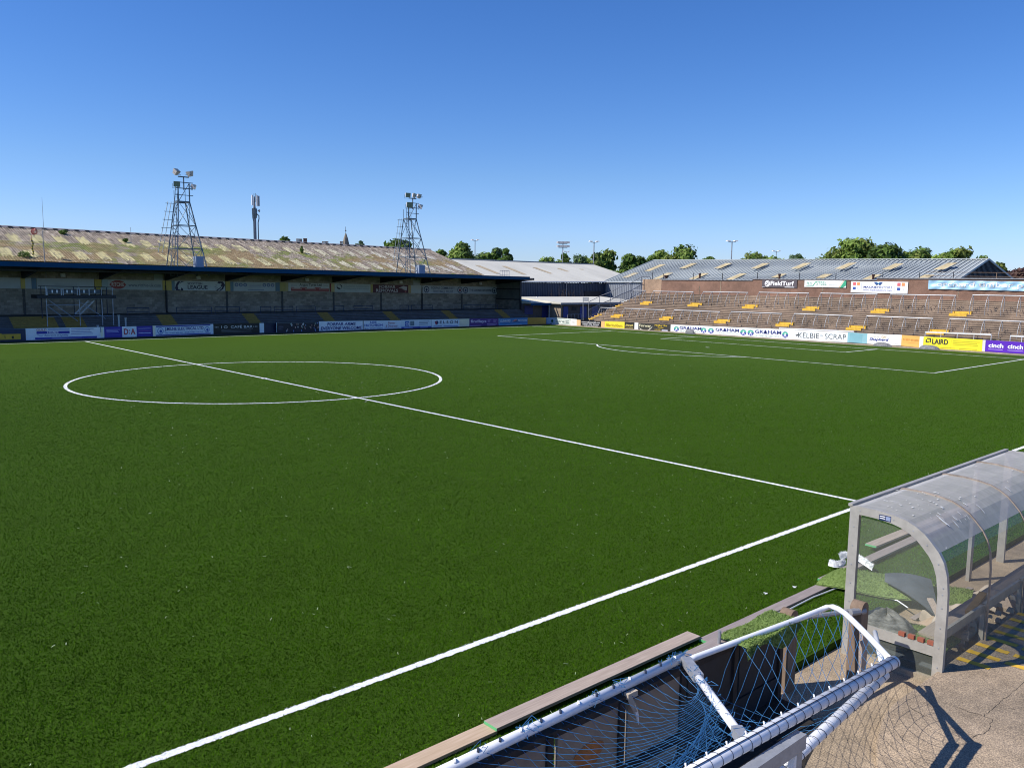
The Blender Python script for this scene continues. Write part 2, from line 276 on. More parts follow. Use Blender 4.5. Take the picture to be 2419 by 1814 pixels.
# ------------------------------------------------------------------ mesh builder
class MB:
    def __init__(s): s.v = []; s.f = []; s.m = []
    def face(s, pts, m=0):
        i = len(s.v); s.v += [tuple(p) for p in pts]; s.f.append(tuple(range(i, i+len(pts)))); s.m.append(m)
    def raw(s, vs, fs, m=0):
        i = len(s.v); s.v += [tuple(p) for p in vs]; s.f += [tuple(a+i for a in f) for f in fs]; s.m += [m]*len(fs)
    def hexa(s, p, m=0):            # 8 points: bottom 4 (ccw), top 4
        s.raw(p, [(3, 2, 1, 0), (4, 5, 6, 7), (0, 1, 5, 4), (1, 2, 6, 5), (2, 3, 7, 6), (3, 0, 4, 7)], m)
    def box(s, a, b, m=0):
        (x0, y0, z0), (x1, y1, z1) = a, b
        x0, x1 = min(x0, x1), max(x0, x1); y0, y1 = min(y0, y1), max(y0, y1); z0, z1 = min(z0, z1), max(z0, z1)
        s.hexa([(x0, y0, z0), (x1, y0, z0), (x1, y1, z0), (x0, y1, z0), (x0, y0, z1), (x1, y0, z1), (x1, y1, z1), (x0, y1, z1)], m)
    def beam(s, p, q, w, h, m=0, up=V(0, 0, 1)):
        p = Vector(p); q = Vector(q); d = (q-p).normalized(); a = d.cross(up)
        if a.length < 1e-4: a = d.cross(V(1, 0, 0))
        a.normalize(); b = a.cross(d); a *= w/2; b *= h/2
        s.hexa([p-a-b, p+a-b, q+a-b, q-a-b, p-a+b, p+a+b, q+a+b, q-a+b], m)
    def tube(s, pts, r, n=8, m=0, cap=True):
        pts = [Vector(p) for p in pts]; rr = r if isinstance(r, (list, tuple)) else [r]*len(pts)
        i0 = len(s.v); a = None
        for k, p in enumerate(pts):
            t = (pts[min(k+1, len(pts)-1)]-pts[max(k-1, 0)])
            t = t.normalized() if t.length > 1e-9 else V(0, 0, 1)
            if a is None:
                a = t.cross(V(0, 0, 1)); a = a if a.length > 1e-3 else t.cross(V(1, 0, 0))
            a = (a - t*a.dot(t)); a.normalize(); b = t.cross(a)
            for j in range(n):
                an = 2*pi*j/n; s.v.append(tuple(p + (a*cos(an)+b*sin(an))*rr[k]))
        for k in range(len(pts)-1):
            for j in range(n):
                j2 = (j+1) % n; s.f.append((i0+k*n+j, i0+k*n+j2, i0+(k+1)*n+j2, i0+(k+1)*n+j)); s.m.append(m)
        if cap:
            s.f.append(tuple(i0+j for j in reversed(range(n)))); s.m.append(m)
            e = i0+(len(pts)-1)*n; s.f.append(tuple(e+j for j in range(n))); s.m.append(m)
    def prism(s, poly, off, m=0):   # closed polygon swept by a vector
        off = Vector(off); n = len(poly); P = [Vector(p) for p in poly]
        s.raw(P+[p+off for p in P], [tuple(reversed(range(n))), tuple(range(n, 2*n))]+[(k, (k+1) % n, n+(k+1) % n, n+k) for k in range(n)], m)
    def lathe(s, base, prof, n=10, m=0):   # prof [(r, z)]
        b = Vector(base); i0 = len(s.v)
        for r, z in prof:
            for j in range(n): s.v.append((b.x+r*cos(2*pi*j/n), b.y+r*sin(2*pi*j/n), b.z+z))
        for k in range(len(prof)-1):
            for j in range(n):
                j2 = (j+1) % n; s.f.append((i0+k*n+j, i0+k*n+j2, i0+(k+1)*n+j2, i0+(k+1)*n+j)); s.m.append(m)
        s.f.append(tuple(i0+j for j in reversed(range(n)))); s.m.append(m)
        e = i0+(len(prof)-1)*n; s.f.append(tuple(e+j for j in range(n))); s.m.append(m)
    def grid(s, fn, nu, nv, m=0):
        i0 = len(s.v)
        for i in range(nu+1):
            for j in range(nv+1): s.v.append(tuple(fn(i/nu, j/nv)))
        for i in range(nu):
            for j in range(nv):
                a = i0+i*(nv+1)+j; s.f.append((a, a+nv+1, a+nv+2, a+1)); s.m.append(m)
    def build(s, name, mats, parent=None, smooth=False, base=None):
        root = parent
        while root is not None and root.parent is not None: root = root.parent
        b = Vector(base) if base is not None else (Vector(root.location) if root is not None else V(0, 0, 0))
        me = bpy.data.meshes.new(name)
        me.from_pydata([(x-b.x, y-b.y, z-b.z) for x, y, z in s.v], [], s.f)
        mats = mats if isinstance(mats, (list, tuple)) else [mats]
        for mm in mats: me.materials.append(mm)
        if len(mats) > 1: me.polygons.foreach_set('material_index', s.m)
        if smooth: me.polygons.foreach_set('use_smooth', [True]*len(me.polygons))
        bm = bmesh.new(); bm.from_mesh(me); bmesh.ops.recalc_face_normals(bm, faces=bm.faces); bm.to_mesh(me); bm.free()
        o = bpy.data.objects.new(name, me); COL.objects.link(o)
        if parent is not None: o.parent = parent
        elif base is not None: o.location = b
        return o

def tag(o, label, cat, group=None, kind=None):
    o['label'] = label; o['category'] = cat
    if group: o['group'] = group
    if kind: o['kind'] = kind
    return o
def thing(name, label, cat, loc, group=None):
    o = bpy.data.objects.new(name, None); COL.objects.link(o); o.location = loc; o.empty_display_size = .3
    return tag(o, label, cat, group)
def struct(o, kind='structure'): o['kind'] = kind; return o
def clone(o, loc=None, parent=None):
    c = o.copy(); COL.objects.link(c)
    if parent is not None: c.parent = parent
    if loc is not None: c.location = loc
    for ch in [x for x in o.children]: clone(ch, None, c)
    return c
ORD = ['first', 'second', 'third', 'fourth', 'fifth', 'sixth', 'seventh', 'eighth', 'ninth', 'tenth', 'eleventh', 'twelfth']

# ------------------------------------------------------------------ lettering
_gl = {}
def glyphs(text, bold=0, shear=0):
    k = (text, bold, shear)
    if k not in _gl:
        cu = bpy.data.curves.new('txt', 'FONT'); cu.body = text; cu.offset = bold*.62; cu.shear = shear; cu.resolution_u = 3; cu.fill_mode = 'FRONT'
        ob = bpy.data.objects.new('txt', cu); me = ob.to_mesh()
        v = np.array([x.co[:2] for x in me.vertices]); f = [tuple(p.vertices) for p in me.polygons]
        ob.to_mesh_clear(); bpy.data.objects.remove(ob); bpy.data.curves.remove(cu)
        lo = v.min(0); hi = v.max(0); _gl[k] = ((v-lo)/(hi-lo), f)
    return _gl[k]

class Board:
    """a flat advertising board: quad in the photograph put onto a real upright plane"""
    def __init__(s, axis, at, q, thick=.05):
        xl, tl, bl, xr, tr, br = q
        f = onY if axis == 'Y' else onX
        s.bl, s.tl, s.br, s.tr = f(xl, bl, at), f(xl, tl, at), f(xr, br, at), f(xr, tr, at)
        s.tl.x, s.tl.y = s.bl.x, s.bl.y; s.tr.x, s.tr.y = s.br.x, s.br.y
        s.n = V(0, -1, 0) if axis == 'Y' else V(-1, 0, 0); s.th = thick
    def P(s, u, v, off=0):
        a = s.bl.lerp(s.br, u); b = s.tl.lerp(s.tr, u); return a.lerp(b, v) + s.n*off
    def make(s, name, label, base, marks=(), group=None, cat='advertising board', part=None):
        mb = MB(); mats = [base if not isinstance(base, str) else paint(base)]; texts = []
        t = s.th
        mb.hexa([s.P(0, 0, -t), s.P(1, 0, -t), s.P(1, 0), s.P(0, 0), s.P(0, 1, -t), s.P(1, 1, -t), s.P(1, 1), s.P(0, 1)])
        def mi(lst, h):
            m = h if not isinstance(h, str) else paint(h)
            if m not in lst: lst.append(m)
            return lst.index(m)
        lv = .006
        for k in marks:
            if k[0] == 'r':
                _, u0, v0, u1, v1, h = k; lv += .0012
                mb.face([s.P(u0, v0, lv), s.P(u1, v0, lv), s.P(u1, v1, lv), s.P(u0, v1, lv)], mi(mats, h))
            elif k[0] == 'p':
                lv += .0012; mb.face([s.P(u, v, lv) for u, v in k[1]], mi(mats, k[2]))
            elif k[0] == 'e':
                _, u, v, ru, rv, h = k; lv += .0012
                mb.face([s.P(u+ru*cos(a*pi/14), v+rv*sin(a*pi/14), lv) for a in range(28)], mi(mats, h))
            elif k[0] == 't':
                _, txt, u0, v0, u1, v1, h = k[:7]; bold = k[7] if len(k) > 7 else .012; sh = k[8] if len(k) > 8 else 0
                vv, ff = glyphs(txt, bold, sh)
                tb = MB(); tb.raw([s.P(u0+(u1-u0)*a, v0+(v1-v0)*b, .022) for a, b in vv], ff); texts.append((tb, h))
        base_p = s.P(.5, 0)
        o = mb.build(name, mats, base=base_p)
        if label: tag(o, label, cat, group)
        for tb, h in texts: tb.build('lettering', h if not isinstance(h, str) else paint(h), parent=o)
        return o

# ================================================================== GROUND AND PITCH
HL, HW = 50.01, 31.75
g = MB(); g.face([(-900, -900, -.35), (900, -900, -.35), (900, 900, -.35), (-900, 900, -.35)]); struct(g.build('ground', M['earth']))
g = MB(); g.box((-56, -35.03, -.3), (53.6, 33.35, 0)); struct(g.build('pitch', M['turf']))
g = MB(); g.box((-56, 33.35, -.3), (54.2, 42, -.012)); g.box((53.6, -60, -.3), (56, 33.35, .02)); g.box((54.2, 33.35, -.3), (90, 60, -.012)); struct(g.build('track', M['kerb']))

# painted lines: 12 cm woven-in white turf, edges frayed where the camera is near
L = MB(); lw = .06; rnd = random.Random(3)
def line(a, b, w=lw, z=.005, fray=0, step=.05):
    a = V(*a, 0); b = V(*b, 0); d = (b-a); n = V(-d.y, d.x, 0).normalized()
    if not fray:
        L.face([a-n*w+V(0, 0, z), b-n*w+V(0, 0, z), b+n*w+V(0, 0, z), a+n*w+V(0, 0, z)]); return
    k = int(d.length/step); pa = []
    for i in range(k+1):
        p = a+d*(i/k); pa.append((p+n*(w+rnd.uniform(-fray, fray))+V(0, 0, z), p-n*(w+rnd.uniform(-fray, fray))+V(0, 0, z)))
    for i in range(k): L.face([pa[i][1], pa[i+1][1], pa[i+1][0], pa[i][0]])
line((-18, -HW), (8, -HW), fray=.013, step=.035); line((-50, -HW), (-18, -HW)); line((8, -HW), (HL+.06, -HW))
line((-50, HW), (HL+.06, HW)); line((HL, HW-.06), (HL, -HW+.06))
line((0, -HW+.06), (0, HW-.06), .064)
PA = HL-16.5
line((PA, 20.16), (PA, -20.16)); line((PA+.06, 20.16), (HL-.06, 20.16)); line((PA+.06, -20.16), (HL-.06, -20.16))
GA = HL-5.5
line((GA, 9.16), (GA, -9.16)); line((GA+.06, 9.16), (HL-.06, 9.16)); line((GA+.06, -9.16), (HL-.06, -9.16))
def arc(cx, cy, r, a0, a1, n, w=.06, z=.0055):
    for i in range(n):
        t0 = a0+(a1-a0)*i/n; t1 = a0+(a1-a0)*(i+1)/n
        L.face([(cx+(r-w)*cos(t0), cy+(r-w)*sin(t0), z), (cx+(r+w)*cos(t0), cy+(r+w)*sin(t0), z), (cx+(r+w)*cos(t1), cy+(r+w)*sin(t1), z), (cx+(r-w)*cos(t1), cy+(r-w)*sin(t1), z)])
arc(0, 0, 9.09, 0, 2*pi, 160, .075, .0065)
al = math.acos(5.5/9.15); arc(HL-11, 0, 9.09, pi-al, pi+al, 60)
arc(HL, HW, 1, pi, 1.5*pi, 12)
for cx, cy in ((0, 0), (HL-11, 0)):
    L.face([(cx+.16*cos(t*pi/10), cy+.16*sin(t*pi/10), .008) for t in range(20)])
struct(L.build('pitch_line', M['line']))

# standing pile of the artificial turf where single tufts can be told apart
def turf_pile():
    rr = np.random.default_rng(5); out = []; col = []
    cells = [(x, y) for x in np.arange(-30, 44, 1.0) for y in np.arange(-35.0, 18, 1.0)]
    for x, y in cells:
        dx, dy = x+.5-O.x, y+.5-O.y; D = math.hypot(dx, dy)
        if D > 64: continue
        d = Vector((dx, dy, -O.z)); fz = d.dot(_f); sx = CX+FX*d.dot(_r)/fz; sy = CY-FX*d.dot(_u)/fz
        m = 2.2*FX/fz
        if sx < -m or sx > 2419+m or sy > 1814+m: continue
        dens = min(3400, 2700*(12/D)**1.9)*max(0, min(1, (64-D)/30))
        n = int(dens); p = rr.random((n, 2))*[1, 1]+[x, y]
        p = p[p[:, 1] > -35.02]
        out.append(np.c_[p, np.full(len(p), D)])
    P = np.concatenate(out); white = np.abs(P[:, 1]+HW) < .062
    near0 = np.abs(P[:, 0]) < .06; white |= near0 & (P[:, 1] > -HW)
    n = len(P); a = rr.random(n)*2*pi; s = .75+.02*P[:, 2]; w = .0062*s*rr.uniform(.6, 1.3, n); h = .024*s*rr.uniform(.55, 1.2, n)
    h[white] *= .5
    lean = rr.normal(size=(n, 2))*.014*s[:, None]; z = np.where(white, .006, 0)
    c, sn = np.cos(a)*w, np.sin(a)*w
    A = np.c_[P[:, 0]-c, P[:, 1]-sn, z]; B = np.c_[P[:, 0]+c, P[:, 1]+sn, z]; C = np.c_[P[:, :2]+lean, z+h]
    v = np.stack([A, B, C], 1).reshape(-1, 3).astype(np.float32)
    me = bpy.data.meshes.new('turf_pile'); me.vertices.add(3*n); me.vertices.foreach_set('co', v.ravel()); me.loops.add(3*n); me.loops.foreach_set('vertex_index', np.arange(3*n, dtype=np.int32))
    me.polygons.add(n); me.polygons.foreach_set('loop_start', np.arange(0, 3*n, 3, dtype=np.int32))
    for q in (M['blade'], M['blade2'], M['blade3'], M['line']): me.materials.append(q)
    me.polygons.foreach_set('material_index', np.where(white, 3, rr.choice([0, 0, 1, 1, 2], n)).astype(np.int32)); me.update(calc_edges=True)
    o = bpy.data.objects.new('turf_pile', me); COL.objects.link(o); o['kind'] = 'stuff'
M['blade'] = mat('turf_blade', (.04, .108, .0015), .8, var=.2, scale=.6, spec=.04); M['blade2'] = mat('turf_blade_dark', (.027, .079, .001), .8, var=.2, scale=.6, spec=.04); M['blade3'] = mat('turf_blade_light', (.067, .152, .004), .8, var=.2, scale=.6, spec=.06)
turf_pile()

# offcuts of turf fibre lying on the pitch
sc = MB(); rnd = random.Random(11)
for i in range(800):
    y = -34.4 + (rnd.random()**1.9)*34; x = rnd.uniform(-19, 16) + (y+34)*.35
    a = rnd.uniform(0, pi); l = rnd.uniform(.008, .034)*(1+.012*(y+34)); w = .0028+.00035*(y+34)
    dx, dy = cos(a)*l, sin(a)*l; nx, ny = -sin(a)*w, cos(a)*w; z = .012
    sc.face([(x-dx-nx, y-dy-ny, z), (x+dx-nx, y+dy-ny, z+.012), (x+dx+nx, y+dy+ny, z+.012), (x-dx+nx, y-dy+ny, z)])
clip = sc.build('turf_clippings', mat('turf_clipping', (.42, .5, .3), .8, var=.3, scale=.5)); clip['kind'] = 'stuff'
# a few larger white scraps
for i, (px, py, lab) in enumerate([(1671, 821, 'small white scrap of turf lying near the penalty spot'), (866, 949, 'white scrap beside the halfway line where it meets the centre circle'),
                                   (1808, 1402, 'white sliver of turf near the long scaffold plank'), (1876, 1387, 'white sliver of turf near the plank end beside the dugout')]):
    p = onZ(px, py); s = MB(); r = .12 if py < 1000 else .045
    s.raw([p+V(-r, -.02, .005), p+V(0, -.05, .03), p+V(r, .01, .005), p+V(0, .04, .02)], [(0, 1, 2, 3)]); s.raw([p+V(-r, -.02, 0), p+V(0, -.05, .0), p+V(r, .01, 0), p+V(0, .04, 0)], [(0, 1, 2, 3)])
    tag(s.build('turf_scrap', M['line'], base=p), lab, 'scrap', 'white turf scraps on the pitch')

# ================================================================== NEAR SIDE: path, raised walkway, stripes
g = MB(); ZP = -.1
g.box((-40, -60, -.34), (40, -35.05, ZP)); struct(g.build('path', M['path']))
def wz(x):      # walkway level: ramps down at its left end
    t = min(1, max(0, (x+10.9)/1.5)); return ZP+.004+(.2)*t*t*(3-2*t)
g = MB(); xs = [-10.9+.1*i for i in range(18)]+[-9+.6*i for i in range(60)]
def wy(x): return -36.46 if x > -9.3 else -36.46-((-9.3-x)/1.6)**2*.55
P_ = []
for i, x in enumerate(xs):
    y0 = wy(x); z = wz(x)
    P_.append([(x, y0+.004, ZP-.05), (x, y0, z-.02), (x, y0-.02, z), (x, -38, z), (x, -60, z)])
for i in range(len(xs)-1):
    for j in range(4): g.face([P_[i][j], P_[i+1][j], P_[i+1][j+1], P_[i][j+1]])
struct(g.build('walkway', M['slab']))
# cracks / joints in the walkway
g = MB(); rnd = random.Random(5)
def crack(pts, w):
    pts = [V(*p, 0) for p in pts]; P = []
    for i in range(len(pts)-1):
        k = max(2, int((pts[i+1]-pts[i]).length/.06))
        for j in range(k): P.append(pts[i].lerp(pts[i+1], j/k)+V(rnd.uniform(-.012, .012), rnd.uniform(-.012, .012), 0))
    for i in range(len(P)-1):
        a, b = P[i], P[i+1]; d = (b-a).normalized(); n = V(-d.y, d.x, 0)*w*rnd.uniform(.4, 1)
        g.face([(p.x, p.y, wz(p.x)+.003) for p in (a-n, b-n, b+n, a+n)])
def gp(px, py): p = onZ(px, py, .1); return (p.x, p.y)
crack([gp(2250, 1668), gp(2345, 1700), gp(2330, 1730), gp(2290, 1745)], .004)
crack([gp(2380, 1673), gp(2419, 1680)], .007); crack([gp(2140, 1665), gp(2200, 1700)], .004)
crack([(-6.2, -37.4), (-6.1, -38.6)], .003); crack([(-3.2, -36.5), (-3.15, -39)], .005); crack([(-8.9, -37.3), (-6.2, -37.35)], .003)
struct(g.build('path_crack', mat('crack_dark', (.05, .04, .03), .95)))  # even dark colour for the crack lines
g = MB(); rnd = random.Random(9)
for i in range(30):
    x = -7.47+.345*i
    for (a, b) in ((-36.49, -36.9), (-36.97, -37.45)):
        if b < -37 and i < 1: continue
        x0 = x+rnd.uniform(-.02, .02); n = 8; w = .058
        for j in range(n):
            y0 = a+(b-a)*j/n; y1 = a+(b-a)*(j+1)/n; e = lambda: rnd.uniform(-.008, .008)
            g.face([(x0-w+e(), y0, .1085), (x0+w+e(), y0, .1085), (x0+w+e()+.0, y1, .1085), (x0-w+e(), y1, .1085)])
struct(g.build('yellow_marking', M['yellow']))

# scaffold boards lying on the turf along the edge
def plank(name, label, x0, x1, y0, y1, z, matl, ends=True, group='scaffold boards along the turf edge', t=.038, tilt=0):
    b = MB(); b.hexa([(x0, y0, z), (x1, y0+tilt, z), (x1, y1+tilt, z), (x0, y1, z), (x0, y0, z+t), (x1, y0+tilt, z+t), (x1, y1+tilt, z+t), (x0, y1, z+t)])
    o = tag(b.build(name, matl, base=((x0+x1)/2, (y0+y1)/2, z)), label, 'plank', group)
    if ends:
        e = MB(); e.hexa([(x0-.004, y0, z+.002), (x0, y0, z+.002), (x0, y1, z+.002), (x0-.004, y1, z+.002), (x0-.004, y0, z+t-.002), (x0, y0, z+t-.002), (x0, y1, z+t-.002), (x0-.004, y1, z+t-.002)])
        e.build('end_band', M['greenend'], parent=o)
    return o
plank('scaffold_board', 'pale clean scaffold board running off the bottom edge, nearest of the turf edge boards', -17.4, -13.36, -33.74, -33.515, 0.005, M['timber_new'], False)
plank('scaffold_board', 'long brown scaffold board whose green end laps over the pale nearest board', -13.38, -9.52, -33.755, -33.53, .045, M['timber'], tilt=-.01)
plank('scaffold_board', 'grey grooved scaffold board with green end running from the long brown board towards the dugout', -9.53, -5.72, -33.94, -33.75, .008, M['timber_grey'])
plank('scaffold_board', 'grey scaffold board half covered by the folded turf, green end showing beside the dugout', -5.95, -.6, -33.86, -33.66, .045, M['timber_grey'])
p = onZ(2040, 1287, .1)
plank('scaffold_board', 'brown scaffold board raised on another with green end, seen through the dugout end panel', p.x, p.x+5, p.y-.25, p.y-.03, .1, M['timber'], tilt=-.12)

# string line
s = MB(); pts = [onZ(*q, .03) for q in [(1700, 1503), (1790, 1462), (1866, 1438), (1921, 1410), (1978, 1388), (2010, 1392), (2060, 1400), (2120, 1418), (2145, 1435)]]
s.tube(pts, .012, 5); tag(s.build('string_line', M['white'], base=pts[0]), 'white string line stretched along the turf edge beside the dugout', 'string')

# ================================================================== PERIMETER FENCE under the goal frame
YF = -35.25
fw = thing('perimeter_fence', 'low pitchside fence of cream panels and brown posts under the goal net', 'fence', (-13, YF, ZP))
xs = []; x = -9.95
while x > -22: xs.append(x); x -= 1.02
for k, x in enumerate(xs[:-1]):
    b = MB(); b.box((x-.94, YF-.02, ZP), (x-.08, YF+.02, .86)); b.build('panel', M['panel'] if k > 1 else M['dark'], fw)
    if k == 3:
        b = MB(); b.prism([(x-.5+.2*cos(a)*(1+.2*sin(3*a)), YF-.022, .5+.13*sin(a)) for a in [i*pi/10 for i in range(20)]], (0, -.003, 0)); b.build('rust_patch', M['panel_stain'], fw)
for x in xs:
    b = MB(); b.box((x-.08, YF-.05, ZP), (x, YF+.05, .9)); b.build('post', M['darkwood'], fw)
b = MB(); b.box((-22, YF-.03, .86), (-9.95, YF+.07, .93)); b.build('top_rail', M['darkwood'], fw)
b = MB(); b.box((-22, YF-.045, .1), (-9.95, YF-.02, .2)); b.build('lower_rail', M['dark'], fw)
g = MB(); g.face([(-22, -36.35, ZP+.004), (-11.2, -36.3, ZP+.004), (-10.3, -36.05, ZP+.004), (-9.97, -35.6, ZP+.004), (-9.97, -35.2, ZP+.004), (-22, -35.2, ZP+.004)]); struct(g.build('fence_shade', M['shade_strip']))  # flat dark strip: the fence's shadow painted onto the path
# posts with rounded heads and the pipe rail joining them
def round_post(x, y, top, label, plankd):
    r = MB(); w = .1; d = .16; poly = [(x-w, y, ZP), (x-w, y, top-w)]+[(x-w*cos(a), y, top-w+w*sin(a)) for a in [pi*i/10 for i in range(1, 10)]]+[(x+w, y, top-w), (x+w, y, ZP)]
    r.prism(poly, (0, d, 0)); o = tag(r.build('fence_post', M['post'], base=(x, y, ZP)), label, 'post', 'round-headed posts with a pipe rail')
    if plankd:
        q = MB(); q.prism([(x-.12, y-.05, ZP), (x+.03, y-.05, ZP), (x+.03, y-.05, .55), (x-.01, y-.05, .59), (x-.12, y-.05, .58)], (0, .048, 0)); q.build('facing_plank', M['timber'], o)
    return o
pr = V(-8.72, -35.75, 0); pl = V(-9.72, -35.3, 0)
round_post(pr.x, pr.y, .98, 'brown round-headed post with a pale facing plank beside the dugout', True)
round_post(pl.x, pl.y, .99, 'stone-grey round-headed post at the end of the cream panel fence', False)
b = MB(); b.tube([(-9.72, -35.24, .86), (-9.2, -35.5, .87), (-8.72, -35.7, .87)], .032, 8); b.tube([(-8.95, -35.66, .875), (-8.72, -35.74, .865)], .045, 8)
tag(b.build('pipe_rail', M['galvdull'], base=(-9.2, -35.5, .86)), 'grey pipe rail joining the two round-headed posts', 'rail')
# timber off-cut and turf remnant on the fence
plank('timber_offcut', 'short grey plank lying on top of the pitchside fence behind the net', -11.75, -10.95, YF-.02, YF+.17, .93, M['timber_grey'], False, None, .03)
tg = MB(); rnd = random.Random(21)
ta, tb_ = onZ(1742, 1528, .96), onZ(1868, 1462, .96)
def drape(u, v):
    p = ta.lerp(tb_, u); y = p.y+.27*(1-v)*1.0-.05
    z = .99+.015*sin(9*u) if v < .62 else .99-(v-.62)*.62*(.6+.4*sin(3+7*u))
    yy = p.y+.28-.40*min(v, .62)/.62-(.06*(v-.62) if v > .62 else 0)
    return V(p.x, yy, z)
tg.grid(drape, 24, 16)
for i in range(2600):
    u, v = rnd.random(), rnd.random(); p = drape(u, v); d = V(rnd.uniform(-.02, .02), rnd.uniform(-.025, .01), rnd.uniform(.012, .035)); n = V(rnd.uniform(-.006, .006), .005, 0)
    tg.face([p-n, p+n, p+d])
tag(tg.build('turf_remnant', M['turf_scrap'], base=ta), 'pale green turf remnant draped over the pitchside fence', 'turf remnant')
# steel rod standing up through the frame
b = MB(); q = onY(1694, 1600, -35.2); q.z = 0; zt_ = onY(1696, 1491, -35.2).z; b.tube([q+V(0, 0, -.05), V(q.x+.01, q.y, zt_)], .02, 8); tag(b.build('steel_rod', M['galvdull'], base=q), 'thin grey steel rod standing behind the white goal frame', 'rod')

# ================================================================== GOAL FRAMES lying on the fence
gf = thing('goal_frame', 'white tubular goal frame with blue net lying across the pitchside fence', 'goal', (-12, -36, 0))
ZA = 1.14; A1 = onZ(2113, 1562, ZA); A0 = onZ(1655, 1814, ZA); A0 = A1+(A0-A1)*1.75
b = MB(); b.tube([A0, A1], .064, 20); b.build('front_post', M['whitegoal'], gf, True)
C1 = onZ(1612, 1553, 1.0); C0 = onZ(1060, 1814, 1.0); C0 = C1+(C0-C1)*1.5; C0.z = 1.0
b = MB(); b.tube([C0, C1], .05, 16); b.build('crossbar', M['whitegoal'], gf, True)
cp = [onZ(*q, 1.0+(.14*max(0, i_-5)/7)) for i_, q in enumerate([(1622, 1560), (1642, 1552.5), (1753, 1511), (1880, 1464), (1935, 1442), (1954, 1434), (1968, 1433), (1982, 1439), (1998, 1450), (2019, 1470), (2054, 1505), (2095, 1549), (2108, 1562)])]
b = MB(); b.tube(cp, .035, 12); b.build('side_bar', M['whitegoal'], gf, True)
D0 = onZ(1622, 1562, 1.0); D1 = onZ(1768, 1762, ZA-.02)
b = MB(); b.tube([D0.lerp(D1, .2), D0.lerp(D1, .86)], .043, 14); b.build('brace', M['whitegoal'], gf, True)
for t0, t1 in ((-.02, .24), (.84, 1.0)): b = MB(); b.beam(D0.lerp(D1, t0), D0.lerp(D1, t1), .1, .09); b.build('bracket', M['galv'], gf)
# net
def catenary(p, q, sag, n): return [p.lerp(q, i/n)-V(0, 0, sag*4*(i/n)*(1-i/n)) for i in range(n+1)]
nb = MB(); rnd = random.Random(31)
Xa, Xc = (A1-A0), (C1-C0)
NA = lambda t: A1-Xa.normalized()*t                     # t metres back along the post
full = cp[::-1][1:]                                     # side bar and crossbar, measured from the post's end
path = full+[C1, C0]
cum = [0]
for i in range(len(path)-1): cum.append(cum[-1]+(path[i+1]-path[i]).length)
def NC(t):
    for i in range(len(path)-1):
        if t <= cum[i+1]: return path[i].lerp(path[i+1], (t-cum[i])/(cum[i+1]-cum[i]+1e-9))
    return path[-1]
def wob(p, a=.02): return p+V(rnd.uniform(-a, a), rnd.uniform(-a, a), rnd.uniform(-a, a))
LEN = 6.6; CL = cum[-1]
def netp(s, v):            # s along post 0..LEN, v 0 at post, 1 at crossbar / side bar
    a = NA(s); c = NC(min(CL, .25+s*1.27)); sg = (.26+.1*sin(s*1.7))*min(1, s/1.0+.25)
    return a.lerp(c, v)-V(0, 0, sg*4*v*(1-v)*(1.0+.25*sin(5*v)))
K = 36; ROW = 10; pt = {}
for i in range(K+ROW+1):
    for j in range(ROW+1):
        s = LEN*(i-.5*j)/K
        if s < 0: s = 0
        pt[i, j] = wob(netp(min(s, LEN), j/ROW), .012)
for i in range(K+ROW+1):
    for sgn in (0, 1):          # diagonal cords both ways make diamonds
        pl_ = []
        for j in range(ROW+1):
            ii = i if sgn == 0 else i-ROW//1+j
            if 0 <= ii <= K+ROW: pl_.append(pt[ii, j])
        if i*LEN/K > 3.5: pl_ = pl_[:5]
        if len(pl_) > 2: nb.tube(pl_, .0026, 4, 0, False)
# slack net bunched along the crossbar: cords hanging in swags
for k in range(27):
    t = k/26; a = C1.lerp(C0, .03+.95*t)+V(0, -.02, -.03); e = D0.lerp(D1, .2+.55*t)+V(-.02, 0, -.06-.12*t)
    pl_ = [wob(p, .005) for p in catenary(a, e, .12+.1*t, 26)]
    nb.tube([V(p.x, p.y-.16*4*(i/26)*(1-i/26)*(1-.5*t), p.z) for i, p in enumerate(pl_)], .003, 4, 0, False)
for k in range(16):
    t = k/15; a = D0.lerp(D1, .3+.4*t)+V(-.05, 0, -.16); e = NA(2.0+.28*k); nb.tube([wob(p, .006) for p in catenary(a.lerp(e, 0), e, .1, 14)], .003, 4, 0, False)
for k in range(34):              # short cross cords hanging off the crossbar
    t = k/33; a = C1.lerp(C0, t)+V(0, 0, -.03)
    nb.tube([wob(p, .01) for p in (a, a+V(.1, -.2, -.2), a+V(.25, -.45, -.38), a+V(.45, -.75, -.5))], .0026, 4, 0, False)
for k in range(70):              # knotted tangles round the bar and the brace
    c = (C1.lerp(C0, rnd.choice([.0, .02, .05, .21, .3, .33, .48, .5, .6])+rnd.uniform(-.01, .01)) if k < 46 else D0.lerp(D1, rnd.uniform(.05, .95)))
    nb.tube([c+V(rnd.uniform(-.12, .12), rnd.uniform(-.08, .08), rnd.uniform(-.05, .075)) for _ in range(5)], .003, 4, 0, False)
nb.build('net', M['net'], gf)
tb2 = MB(); d = Xa.normalized(); sx = d.cross(V(0, 0, 1)).normalized()
n_t = 42
for k in range(n_t):
    c = A1-d*(.06+.135*k); tb2.tube([c+(sx*cos(2*pi*i/14)+V(0, 0, 1)*sin(2*pi*i/14))*.067+d*(.02*cos(2*pi*i/14)) for i in range(15)], .003, 4, 0, False)
tb2.tube([A1-d*(.06+.135*k)+(sx*.35+V(0, 0, 1)*.94)*.069 for k in range(n_t)], .005, 4, 0, False)
tb2.build('net_tie', M['netdark'], gf)
for k in range(16):
    c = A1-d*(.12+.27*k); cl = MB(); cl.tube([c+V(-.02, .03, .055), c+V(.0, .05, .068), c+V(.02, .06, .055)], .008, 6); cl.build('net_clip', M['white'], gf)
